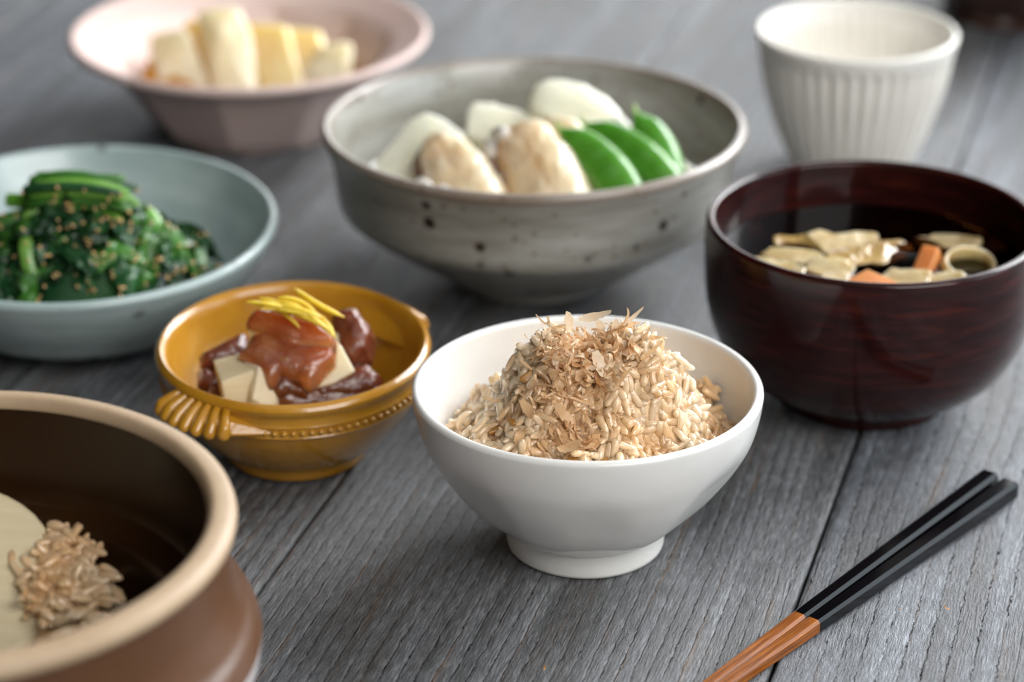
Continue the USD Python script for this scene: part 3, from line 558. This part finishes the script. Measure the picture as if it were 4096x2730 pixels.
chunk('tofu_block', X([(-.0640, .8270, .0465), (-.0600, .8230, .0450), (-.0555, .8180, .0385), (-.0620, .8140, .0360), (-.0700, .8120, .0350), (-.0680, .822, .036), (-.0600, .8200, .033)]), .0009, 'tofu', 'pale block at the right, its bright corner out of the meat', 'vegetable block', noise=.0002, seed=2)
chunk('tofu_block', X([(-.0615, .8355, .0440), (-.0570, .8345, .0430), (-.0575, .8320, .0400), (-.0620, .8325, .0410), (-.06, .84, .04)]), .0010, 'tofu', 'tiny pale cube end between the two upper meat slices', 'vegetable block', noise=.0002, seed=3)
yz = thing('yuzu_peel', 'bundle of thin bright yellow citrus peel strips on top of the meat', 'citrus peel', (-.0765, .823, .054))
yo = np.array([-.0765, .823, .054]); yg = np.random.default_rng(3)
for i in range(20):
    c = yo + [yg.normal() * .0032, yg.normal() * .0018, .0025 + i * .00022 + yg.random() * .0006]
    d = unit([1, -.22 + yg.normal() * .22, -.28 + yg.normal() * .1]); L = yg.uniform(.014, .023)
    if i in (18, 19): c = c + [.008, -.005, -.0045]; d = unit([1, -.5, -.6])
    if i == 17: c = c + [-.003, .002, -.003]; d = unit([1, -.5, .0])
    k = 9; t = np.linspace(-1, 1, k); s = unit(np.cross(d, [0, 0, 1])); u = np.cross(s, d)
    C = c + np.outer(t * L / 2, d) + np.outer(.0016 * (1 - t ** 2) * yg.uniform(.3, 1.2), u) + np.outer(.0012 * t ** 2 * yg.normal(), s)
    w = .00075 * np.sqrt(np.clip(1.08 - t ** 4, .05, 1)) * 1.35
    part(yz, 'peel_strip', loft(C - yo, w[:, None] * s, w[:, None] * u * .7, 8, .7), 'yuzu', True)

# ---------------------------------------------------------------- dark red lacquer soup bowl
sb = np.array([.1310, .8780, 0])
so = thing('soup_bowl', 'dark red-brown lacquered wooden bowl of clear brown soup', 'bowl', sb)
outer = [(.0315, .0065), (.0395, .0085), (.0480, .0145), (.0545, .0235), (.0585, .0340), (.0602, .0440), (.0608, .0560), (.0609, .0640), (.0606, .0695)]
part(so, 'body', lathe(bowl_profile(outer, .0036, .016, 10, close_bottom=.0065), 160), 'red_lacquer', 50)
part(so, 'foot_ring', lathe(foot_profile(.0325, .0315, .0080), 96), 'red_lacquer', 50)
LZ = .0535; lr = .0568
liq = [(0, LZ), (lr * .5, LZ), (lr * .9, LZ), (lr * .975, LZ + .0001), (lr * .992, LZ + .0001), (lr * 1.0, LZ + .0002), (lr * 1.001, LZ - .001), (.0555, .040), (.0505, .024), (.04, .018), (0, .0165)]
sm_ = lathe(liq, 128); solo('soup', trimesh.Trimesh(sm_.vertices + sb, sm_.faces), 'broth', 'clear dark brown soup with a glossy surface in the lacquered bowl', 'soup')
sg = 'pieces floating in the soup'
def tilebox(c, L, W, T, rz, tilt, r=.0012, tw=0):
    c_, s_ = math.cos(rz), math.sin(rz); R = np.array([[c_, -s_, 0], [s_, c_, 0], [0, 0, 1.0]]) @ trimesh.transformations.euler_matrix(tilt, tw, 0)[:3, :3]
    return np.array([R @ (np.array([x, y, z]) * [L / 2, W / 2, T / 2]) for x in (-1, 1) for y in (-1, 1) for z in (-1, 1)]) + c
for (c, L, W, T, rz, ti, tw, m, lab, nm) in [
        ((.1240, .8950, .0555), .018, .0105, .006, .12, .35, -.1, 'soup_pale', 'thick pale radish block floating at the back, brightest piece', 'radish'),
        ((.1605, .8950, .0548), .0165, .0095, .0045, -.35, .25, .2, 'soup_pale', 'pale radish slice floating at the right back', 'radish'),
        ((.1135, .8690, .0552), .0125, .0115, .006, -.3, .3, .1, 'soup_pale', 'pale square radish piece in front, left of the carrot', 'radish'),
        ((.1265, .8825, .0550), .016, .008, .005, .35, .2, .1, 'soup_brown', 'olive brown slice in the middle of the soup', 'vegetable slice'),
        ((.1360, .8840, .0553), .012, .007, .005, .6, .5, -.2, 'soup_brown', 'brown folded slice right of the middle', 'vegetable slice'),
        ((.1400, .8930, .0545), .011, .006, .004, .1, .3, -.2, 'soup_brown', 'small brown slice behind the middle of the soup', 'vegetable slice'),
        ((.1050, .8960, .0545), .012, .006, .004, .1, .5, 0, 'soup_brown', 'small brown curl at the left back of the soup', 'vegetable slice'),
        ((.1020, .8830, .0550), .0175, .0055, .005, -.35, .4, .1, 'soup_pale', 'long pale folded strip at the left of the soup', 'radish'),
        ((.0955, .8715, .0548), .018, .008, .004, -.4, .25, .0, 'soup_pale', 'thin pale slice at the far left by the bowl wall', 'radish'),
        ((.1410, .8610, .0555), .013, .009, .005, -.3, .4, .1, 'soup_pale', 'frilly pale piece right of the carrot at the front', 'radish'),
        ((.1540, .8600, .0550), .012, .006, .004, .2, .4, .2, 'soup_pale', 'pale crumpled strip near the right front rim', 'radish')]:
    g4 = np.random.default_rng(int(c[0] * 1e5)); k_ = 11; th_ = np.sort(np.linspace(0, 2 * PI, k_, endpoint=False) + g4.uniform(-.2, .2, k_))
    ce, se = np.cos(th_), np.sin(th_); e1, e2 = np.sign(ce) * abs(ce) ** .6 * L * .72, np.sign(se) * abs(se) ** .6 * W * .80
    rr4 = 1 + g4.normal(size=k_) * .11; a1 = np.array([math.cos(rz), math.sin(rz), tw * .5]); a2 = np.array([-math.sin(rz), math.cos(rz), ti * .55])
    pl = polyslab(np.array(c) + [0, 0, -.0006] + np.outer(e1 * rr4, a1) + np.outer(e2 * rr4, a2), np.cross(a1, a2), T * .6, g4.uniform(-.0010, .0012), .0009, int(c[0] * 1e4) % 97, .0011, 5)
    bend_ = (pl.vertices - np.array(c)) @ unit(a1); pl.vertices = pl.vertices + np.outer((bend_ / L) ** 2 * L * g4.uniform(-.16, .14), [0, 0, 1.0])
    solo('soup_piece', pl, m, lab, nm, None, True)
chunk('carrot_piece', X([(.1270, .8580, .0585), (.1155, .8500, .0562), (.1390, .8490, .0562), (.1260, .8440, .0555), (.1200, .8500, .0500), (.1360, .8490, .0500)]), .0008, 'carrot', 'flat orange carrot slice with a raised corner at the front rim of the soup', 'carrot', None, .0002, 3)
chunk('carrot_piece', tilebox(np.array([.1505, .8735, .0550]), .0045, .0100, .004, -.5, .6), .0012, 'carrot', 'small orange carrot stick beside the pale ring', 'carrot', None, .0002, 5)
tt = np.linspace(0, 2 * PI, 40)[:-1]
def ringtube(c, R, w, h, n, seed):
    n = unit(n); u = unit(np.cross(n, [0, 1, .2])); v = np.cross(n, u); V = []
    for t in tt:
        e = math.cos(t) * u + math.sin(t) * v; rr = R * (1 + .06 * math.sin(2 * t + seed))
        for a in np.linspace(0, 2 * PI, 10, endpoint=False):
            V.append(c + e * (rr + w * math.cos(a)) + n * h * math.sin(a))
    V = np.array(V); k = len(tt); i, j = np.meshgrid(np.arange(k), np.arange(10), indexing='ij')
    a = i * 10 + j; b = i * 10 + (j + 1) % 10; cc = ((i + 1) % k) * 10 + (j + 1) % 10; d = ((i + 1) % k) * 10 + j
    m = trimesh.Trimesh(V, np.vstack([np.stack([a, b, cc], -1).reshape(-1, 3), np.stack([a, cc, d], -1).reshape(-1, 3)]), process=False)
    if m.volume < 0: m.invert()
    return m
solo('vegetable_ring', ringtube(np.array([.1660, .8745, .0528]), .0085, .0014, .0035, (.1, -.35, 1), 1), 'soup_pale', 'hollow pale brown ring of vegetable at the right of the soup', 'vegetable ring', None, True)

# ---------------------------------------------------------------- pink faceted bowl
pb = np.array([-.1224, 1.1691, 0])
pk = thing('pink_bowl', 'matt pink bowl with flared rim and faceted wall, at the back left', 'bowl', pb)
def fac10(V):
    V = V.copy(); r = np.hypot(V[:, 0], V[:, 1]); a = np.arctan2(V[:, 1], V[:, 0]) + .12
    st = 2 * PI / 10; b = (a + st / 2) % st - st / 2
    k = math.cos(st / 2) * 1.03 / np.cos(b)
    w = np.clip((.0385 - V[:, 2]) / .004, 0, 1) * (r > .036)
    s = 1 + (k - 1) * w
    V[:, 0] *= s; V[:, 1] *= s
    return V
outer = [(.0400, .0012), (.0445, .004), (.0505, .012), (.0560, .020), (.0630, .030), (.0680, .0355), (.0760, .0398), (.0828, .0432)]
pr = bowl_profile(outer, .0040, .008, 8, close_bottom=.0012)
part(pk, 'body', lathe(pr, 200, fac10), 'pink_glaze', 30)
part(pk, 'foot_ring', lathe(np.array([(.036, .002), (.036, .0003), (.037, 0), (.0400, 0), (.0405, .0008), (.0405, .002), (.036, .002)]), 80), 'pink_glaze', 40)
lq = lathe([(0, .0235), (.05, .0235), (.0525, .0238), (.0525, .021), (.045, .014), (0, .0125)], 90)
solo('amber_broth', trimesh.Trimesh(lq.vertices + pb, lq.faces), 'pale_broth', 'thin golden broth in the bottom of the pink bowl', 'broth')
for pts_, m, lab in [
        ([(-.1660, 1.176, 0.0392), (-.1540, 1.178, 0.0392), (-.1640, 1.160, 0.0237), (-.1500, 1.160, 0.0237), (-.1440, 1.158, 0.0220), (-.1540, 1.172, 0.0426), (-.1620, 1.180, 0.0220), (-.1450, 1.175, 0.0220)], 'pale_yellow', 'pale cream wedge at the left, leaning against the tallest piece'),
        ([(-.1440, 1.180, 0.0491), (-.1300, 1.180, 0.0499), (-.1255, 1.172, 0.0435), (-.1360, 1.168, 0.0444), (-.1360, 1.152, 0.0220), (-.1220, 1.152, 0.0220), (-.1230, 1.170, 0.0220), (-.138, 1.18, 0.0220)], 'pale_yellow', 'tallest pale yellow piece standing in the middle'),
        ([(-.1230, 1.178, 0.0431), (-.1080, 1.176, 0.0431), (-.1150, 1.158, 0.0220), (-.1010, 1.160, 0.0237), (-.1230, 1.170, 0.0237), (-.105, 1.18, 0.0237)], 'orange_yellow', 'orange-yellow piece right of the tallest one'),
        ([(-.1060, 1.184, 0.0383), (-.0930, 1.182, 0.0383), (-.1040, 1.164, 0.0237), (-.0880, 1.166, 0.0272), (-.1, 1.186, 0.0237)], 'orange_yellow', 'glossy orange piece second from the right'),
        ([(-.0880, 1.172, 0.0340), (-.0780, 1.172, 0.0358), (-.0960, 1.164, 0.0237), (-.0800, 1.162, 0.0237), (-.082, 1.178, 0.0246)], 'pale_yellow', 'low yellow piece farthest right in the pink bowl'),
        ([(-.1680, 1.168, 0.0297), (-.1560, 1.168, 0.0289), (-.1720, 1.158, 0.0220), (-.1500, 1.156, 0.0220), (-.162, 1.172, 0.0220)], 'amber_piece', 'dark amber piece low at the left front of the pink bowl'),
        ([(-.1520, 1.188, 0.0418), (-.1400, 1.186, 0.0426), (-.1440, 1.172, 0.0237), (-.1300, 1.174, 0.0237), (-.148, 1.192, 0.0237)], 'orange_yellow', 'golden piece between the left wedge and the tallest one')]:
    chunk('simmered_piece', X(pts_), .0036, m, lab, 'simmered vegetable', None, .0014, len(lab))

# ---------------------------------------------------------------- celadon bowl with dressed greens
cb = np.array([-.1691, .9427, 0])
ce = thing('celadon_bowl', 'wide pale blue-green glazed bowl holding sesame greens, at the left', 'bowl', cb)
outer = [(.0300, .0030), (.0420, .0040), (.0520, .0085), (.0605, .0165), (.0690, .0265), (.0752, .0360), (.0780, .0415)]
part(ce, 'body', lathe(bowl_profile(outer, .0040, .009, 6, close_bottom=.0030), 160, wob(.012, 1.3, 12, .022, 0, .042)), 'celadon_glaze', 50)
part(ce, 'foot_ring', lathe(foot_profile(.0315, .0305, .0045), 80), 'celadon_glaze', 50)
def contain(V):
    """keeps leaf vertices inside the celadon bowl"""
    V = np.array(V, float); r = np.hypot(V[:, 0] - cb[0], V[:, 1] - cb[1])
    q = np.maximum(1, r / .0700); V[:, 0] = cb[0] + (V[:, 0] - cb[0]) / q; V[:, 1] = cb[1] + (V[:, 1] - cb[1]) / q; r = r / q
    V[:, 2] = np.maximum(V[:, 2], np.interp(r, [0, .03, .044, .0535, .062, .069, .072], [.0098, .0105, .0118, .0165, .0245, .0325, .0385]))
    return V
gz = np.random.default_rng(21)
GC = np.array([-.1655, .915])
def gheap(x, y):
    d2 = (x - GC[0]) ** 2 + ((y - GC[1] - .003) * 1.15) ** 2
    return .030 + .034 * np.exp(-d2 / (2 * .026 ** 2))
gs = thing('dressed_greens', 'heap of dark green boiled leaves and stems with sesame in the celadon bowl', 'greens', (GC[0], GC[1], .012))
go = np.array([GC[0], GC[1], .012]); allm = []
def leafpatch(c, d, n, L, W, g, wav):
    d = unit(d); s = unit(np.cross(n, d)); n = np.cross(d, s); k, l = 12, 8
    u, v = np.meshgrid(np.linspace(-1, 1, k), np.linspace(-1, 1, l), indexing='ij')
    wd = np.sqrt(np.clip(1.04 - u ** 2, .03, 1))
    P = c + (u * L / 2)[..., None] * d + (v * W / 2 * wd)[..., None] * s
    sd = g.random() * 99
    h = wav * (meshkit.fbm(np.stack([u * 2.6 + sd, v * 2.2, 0 * u], -1), 3, int(sd)) - .5) * 2 - (v ** 2) * W * g.uniform(-.1, .35) - u ** 2 * L * g.uniform(.0, .22)
    P = P + h[..., None] * n
    th = .0005
    V = np.vstack([(P + n * th / 2).reshape(-1, 3), (P - n * th / 2).reshape(-1, 3)]); F = grid_faces(k, l, False)
    return trimesh.Trimesh(V, np.vstack([F, F[:, ::-1] + k * l]), process=False)
def gn(x, y, e=.001):
    return unit([-(gheap(x + e, y) - gheap(x - e, y)) / (2 * e), -(gheap(x, y + e) - gheap(x, y - e)) / (2 * e), 1.0])
def stem(c, d, n, L, w, g, bend=.002):
    d = unit(d); s = unit(np.cross(n, d)); n = np.cross(d, s); k = 12; t = np.linspace(-1, 1, k)
    C = c + np.outer(t * L / 2, d) + np.outer(-bend * t ** 2, n) + np.outer(g.normal() * .003 * t ** 2, s)
    w_ = w * np.interp(t, [-1, -.96, .9, 1], [.8, 1, .8, .6])
    return loft(C, w_[:, None] * s, (w_ * .42)[:, None] * n, 12, .85)
hz = np.array([[GC[0] + q * .034 * math.cos(t), GC[1] + q * .055 * math.sin(t), 0] for q in np.linspace(0, 1, 12) for t in np.linspace(0, 2 * PI, 40, endpoint=False)])
hz[:, 2] = np.maximum(gheap(hz[:, 0], hz[:, 1]) - .006, .02)
keep_r = lambda x, y: math.hypot(x - cb[0], y - cb[1])
part(gs, 'packed_leaves', (contain(hz) - go, grid_faces(12, 40, True)), 'leaf_dark', True)
for i in range(240):
    r = .052 * math.sqrt(gz.random()); a = gz.random() * 2 * PI
    x, y = GC[0] + r * math.cos(a), GC[1] + r * math.sin(a)
    if keep_r(x, y) > .058: continue
    n = gn(x, y); c = np.array([x, y, float(gheap(np.array(x), np.array(y))) + gz.uniform(-.004, .004)])
    down = unit(np.array([n[0], n[1], 0]) + gz.normal(size=3) * [.5, .5, .1] + 1e-6); d = down - np.dot(down, n) * n
    m = leafpatch(c - go, d, unit(n + gz.normal(size=3) * .5), gz.uniform(.011, .024), gz.uniform(.005, .012), gz, .0055)
    m.vertices = contain(np.array(m.vertices) + go) - go; part(gs, 'leaf', m, 'leaf_dark' if gz.random() < .72 else 'leaf_mid', True); allm.append(np.array(m.vertices) + go)
# cut stalks: a tied-looking bundle lying across the top, and loose ones below
for i in range(16):
    c = np.array([-.1625 + gz.normal() * .0015, .9175 + (i % 4 - 1.5) * .0042, .0625 + (i // 4) * .0026])
    m = stem(c - go, (1, gz.normal() * .05 - .05, -.05 + gz.normal() * .03), (0, -.2, 1), .036 + gz.normal() * .003, .0024 + gz.random() * .001, gz)
    m.vertices = contain(np.array(m.vertices) + go) - go; part(gs, 'stalk', m, ['leaf_mid', 'stem_green', 'leaf_dark', 'stem_green', 'leaf_mid'][i % 5], True); allm.append(np.array(m.vertices) + go)
for c, d, L, w, m_ in [((-.178, .9205, .0605), (1, -.1, .05), .030, .0032, 'stem_green'), ((-.160, .9195, .0600), (1, -.25, -.25), .022, .0050, 'stem_green'), ((-.141, .926, .0535), (1, .0, -.15), .020, .0045, 'stem_green'), ((-.187, .912, .0515), (.8, .5, .6), .032, .0048, 'leaf_mid'),
                       ((-.148, .8990, .0485), (.9, .3, .1), .020, .0042, 'leaf_mid'), ((-.1655, .905, .0535), (.2, -.6, -.9), .024, .0045, 'leaf_mid'), ((-.1785, .8900, .0455), (.25, -.35, -.9), .024, .0028, 'stem_green'), ((-.1275, .917, .0420), (1, -.2, -.45), .020, .0048, 'leaf_mid'), ((-.1900, .9130, .0565), (.9, .2, .25), .024, .003, 'leaf_mid'), ((-.135, .923, .0480), (.9, -.2, -.3), .018, .0045, 'leaf_mid'), ((-.195, .895, .041), (.5, -.3, -.4), .02, .0035, 'stem_green')]:
    m = stem(np.array(c) - go, d, (0, -.6, .8), L, w, gz, .003)
    m.vertices = contain(np.array(m.vertices) + go) - go; part(gs, 'stalk', m, m_, True); allm.append(np.array(m.vertices) + go)
av = np.vstack(allm); tree = cKDTree(av)
got = 0; sd_rng = np.random.default_rng(33)
view = unit(np.array([0, 0, .43]) - np.array([GC[0], GC[1], .05]))
depth = av @ view; perp = av - np.outer(depth, view); t2 = cKDTree(perp)
for i in sd_rng.permutation(len(av)):
    if got >= 140: break
    nb = t2.query_ball_point(perp[i], .0022)
    if depth[i] < depth[nb].max() - .0012: continue
    if av[i, 2] < .028 or keep_r(av[i, 0], av[i, 1]) > .062: continue
    if got > 60 and np.hypot(av[i, 0] + .144, av[i, 1] - .914) > .03 and sd_rng.random() < .5: continue
    c = av[i] + view * .0007; d = sd_rng.normal(size=3)
    k = 6; t = np.linspace(-1, 1, k); rr = np.sqrt(np.clip(1 - t ** 2, .02, 1)) * .00052; s = unit(np.cross(d, view)); dd = unit(d); u = np.cross(s, dd)
    part(gs, 'sesame_seed', loft(c - go + np.outer(t * .001, dd), rr[:, None] * s, rr[:, None] * u * .7, 7), 'sesame', True); got += 1

# ---------------------------------------------------------------- fluted white cup
cp = np.array([.1577 * .972, 1.1444 * .972, 0])
cu = thing('fluted_cup', 'empty off-white tapered cup with fine upright flutes, at the back right', 'cup', cp)
nfl = 40
def flute(V):
    V = V.copy(); r = np.hypot(V[:, 0], V[:, 1]); a = np.arctan2(V[:, 1], V[:, 0])
    w = np.clip((.0585 - V[:, 2]) / .0015, 0, 1) * np.clip((V[:, 2] - .004) / .004, 0, 1)
    outerw = np.interp(V[:, 2], [0, .0655], [.0215, .0405])
    s = 1 - .0026 * w * (1 - abs(np.cos(a * nfl / 2))) ** 1.4 / np.maximum(r, .01) * (r > outerw)
    V[:, 0] *= s; V[:, 1] *= s
    return V
outer = [(.0235, .0012), (.0255, .003), (.0318, .014), (.0375, .03), (.0415, .045), (.0434, .0575), (.0448, .0640)]
part(cu, 'body', lathe(bowl_profile(outer, .0030, .006, 8, close_bottom=.0012), 416, flute), 'cream_glaze', 40)
part(cu, 'foot_ring', lathe(np.array([(.020, .002), (.020, .0002), (.0205, 0), (.0230, 0), (.0236, .0006), (.0236, .002), (.020, .002)]), 80), 'cream_glaze', 40)

# ---------------------------------------------------------------- dark vessel at the far right corner
dv = thing('dark_wooden_bowl', 'dark brown wooden bowl at the far right corner behind the cup', 'bowl', (.270, 1.345, 0))
outer = [(.038, .006), (.043, .0105), (.050, .02), (.058, .034), (.0625, .05), (.063, .065)]
part(dv, 'body', lathe(bowl_profile(outer, .004, .012, 6, close_bottom=.006), 96), 'dark_vessel', 50)
part(dv, 'foot_ring', lathe(foot_profile(.0385, .0400, .0075), 64), 'dark_vessel', 50)

# ---------------------------------------------------------------- clay rice pot in the near left corner
pp = np.array([-.1547, .6185, 0])
pot = thing('clay_pot', 'glossy brown clay rice pot with bare tan rim in the near left corner', 'pot', pp)
wall = curve([(.0857, .0512), (.0840, .0553), (.0808, .0598), (.0790, .0645), (.0780, .070), (.0778, .0765), (.0780, .0845)], 40)
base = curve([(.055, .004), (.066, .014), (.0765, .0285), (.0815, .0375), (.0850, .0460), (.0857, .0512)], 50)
inn = np.vstack([curve([(0, .016), (.03, .017), (.048, .022), (.0585, .034), (.0620, .046), (.0628, .053)], 30), [(.0640, .0550), (.0662, .0562), (.0690, .0566), (.0706, .0574), (.0714, .0590)], curve([(.0717, .062), (.0719, .075), (.0720, .0872)], 10)])
part(pot, 'inside_wall', lathe(inn, 160), 'pot_inside', 40)
part(pot, 'outside_wall', lathe(wall[::-1], 160), 'pot_outside', 60)
part(pot, 'lower_wall', lathe(np.vstack([base[::-1], [(.0535, .002), (.052, 0), (0, 0)]]), 160), 'pot_base_highlight', 60, 'lower wall below the ridge, painted pale as a window highlight')
rim = [(.0721, .0870), (.0723, .0884), (.0729, .0896), (.0738, .0902), (.0750, .0906), (.0780, .0902), (.0798, .0890), (.0804, .0872), (.0800, .0855), (.0788, .0843), (.0780, .0838), (.0723, .0838), (.0721, .0870)]
part(pot, 'rim', lathe(rim, 160), 'pot_rim', 60)
# paddle lying in the pot, its handle over the far left rim
pd = thing('rice_paddle', 'pale wooden rice paddle lying in the clay pot', 'paddle', (-.17, .652, .045))
po = np.array([-.17, .652, .045])
cc = np.array([-.1745, .6525, .0520]); ax = unit([1, .12, -.10]); sx_ = unit(np.cross([-.05, -.42, 1], ax)); nz = np.cross(ax, sx_)
ts = np.linspace(0, 2 * PI, 40, endpoint=False)
bl = [cc + ax * .041 * np.sign(math.cos(t)) * abs(math.cos(t)) ** .8 + sx_ * .034 * np.sign(math.sin(t)) * abs(math.sin(t)) ** .8 for t in ts]
part(pd, 'blade', trimesh.Trimesh(rhull(bl, .0021).vertices - po, rhull(bl, .0021).faces), 'paddle_wood', 40)
hd = np.array([cc - ax * .036, cc - ax * .055 + nz * .006, cc - ax * .085 + nz * .024, cc - ax * .14 + nz * .052])
part(pd, 'handle', loft(hd - po, np.outer([.013, .010, .008, .008], sx_), np.outer([.003, .003, .003, .003], nz), 16, .8), 'paddle_wood', 40)
# clump of rice on and under the paddle edge
pr_ = thing('pot_rice', 'small clump of tan rice grains clinging to the paddle edge in the pot', 'rice', (-.13, .655, .03))
pro = np.array([-.13, .655, .03]); pg = np.random.default_rng(17); restg = []; shown = []
for i in range(420):
    f = pg.random()
    base = np.array([-.1300, .677, .0525]) * (1 - f) + np.array([-.1285, .6370, .0455]) * f
    wd = .0035 + .0035 * math.sin(PI * f)
    c = base + np.array([pg.normal() * wd * .75, pg.normal() * .003, -abs(pg.normal()) * .006 + .005])
    if i > 330: c = np.array([-.1225, .648, .046]) + pg.normal(size=3) * [.0045, .008, .003]
    if math.hypot(c[0] - pp[0], c[1] - pp[1]) > .060: continue
    g = grain(c - pro, pg.normal(size=3) * [.8, .8, .45] + [.5, -.4, 0], unit([0, -.5, 1]), pg.uniform(.0064, .0084), pg.uniform(.0023, .003), pg.normal() * .0003, 7, 8)
    (shown if c[2] > .0475 and len(shown) < 280 else restg).append(g)
for g in shown: part(pr_, 'rice_grain', g, 'rice', True)
mound = blob([[(-.150, .650, .031, .013), (-.132, .660, .0415, .010), (-.128, .644, .0375, .0095)], [(-.150, .650, .031, .013), (-.165, .65, .030, .015)]], .002, 120, 3, .003)
part(pr_, 'packed_rice', trimesh.Trimesh(mound.vertices - pro, mound.faces), 'rice_mass', True)
part(pr_, 'rice_grains', cat_(restg), 'rice', True, kind='stuff')

# ---------------------------------------------------------------- a pair of chopsticks
def chopstick(label, end, joint, total, w_end, w_joint, w_tip):
    e, j = np.array(end, float), np.array(joint, float); d = unit(j - e); Lb = np.linalg.norm(j - e)
    ang = math.degrees(math.atan2(d[1], d[0])) - 90     # local +y runs from the thick end to the tip
    t = thing('chopstick', label, 'chopstick', (e[0], e[1], 0), ang)
    def stick(ys, ws):
        V = []
        for y, w in zip(ys, ws):
            h = w / 2; c = w * .17
            V += [(x, y, z + w / 2) for x, z in ((-h + c, -h), (h - c, -h), (h, -h + c), (h, h - c), (h - c * 1.1, h), (-h + c * 1.1, h), (-h, h - c), (-h, -h + c))]
        V = np.array(V); k = len(ys); F = grid_faces(k, 8, True); n = len(V)
        V = np.vstack([V, (0, ys[0] - .0002, ws[0] / 2), (0, ys[-1], ws[-1] / 2)]); q = np.arange(8)
        F = np.vstack([F, np.stack([np.full(8, n), (q + 1) % 8, q], 1), np.stack([np.full(8, n + 1), (k - 1) * 8 + q, (k - 1) * 8 + (q + 1) % 8], 1)])
        m = trimesh.Trimesh(V, F, process=False)
        if m.volume < 0: m.invert()
        return m
    wy = lambda y: np.interp(y, [0, Lb, total], [w_end, w_joint, w_tip])
    ys = np.r_[0, .0004, .0011, .002, np.linspace(.004, Lb, 20)]; ws = wy(ys) * np.interp(ys, [0, .0004, .0011, .002], [.72, .86, .95, 1])
    ws_z = ws
    m = stick(ys, ws); m.vertices[:, 2] += np.interp(m.vertices[:, 1], [0, total], [0, 0])
    part(t, 'grip', m, 'black_lacquer', 20)
    ys = np.r_[Lb + .0001, Lb + .0004, np.linspace(Lb + .001, total, 24)]
    part(t, 'tip', stick(ys, wy(ys) * 1.01), 'chopstick_wood', 20)
chopstick('upper left chopstick of the pair, black with a brown wooden lower part', (.1666, .8050), (.0905, .7115), .232, .0070, .0050, .0026)
chopstick('lower right chopstick of the pair, black with a brown wooden lower part', (.1725, .7985), (.0947, .7082), .232, .0070, .0050, .0026)

# a few crumbs on the boards
for i, (x, y) in enumerate([(.1235, .7195), (.0100, .6850), (.0555, .668), (.1385, .7205)]):
    g3 = np.random.default_rng(i + 70)
    solo('crumb', flake(np.array([x, y, .0012]), g3.normal(size=3) * [1, 1, .1], (0, 0, 1), .0024, .0008, .8, .6, g3, 5), 'crumb', ['tiny reddish shaving on the boards right of the chopsticks', 'tiny yellow shaving on the boards left of the rice bowl foot', 'tiny shaving on the boards near the lower edge left of the chopsticks', 'tiny pale speck on the boards at the right of the chopsticks'][i], 'crumb', None, True)
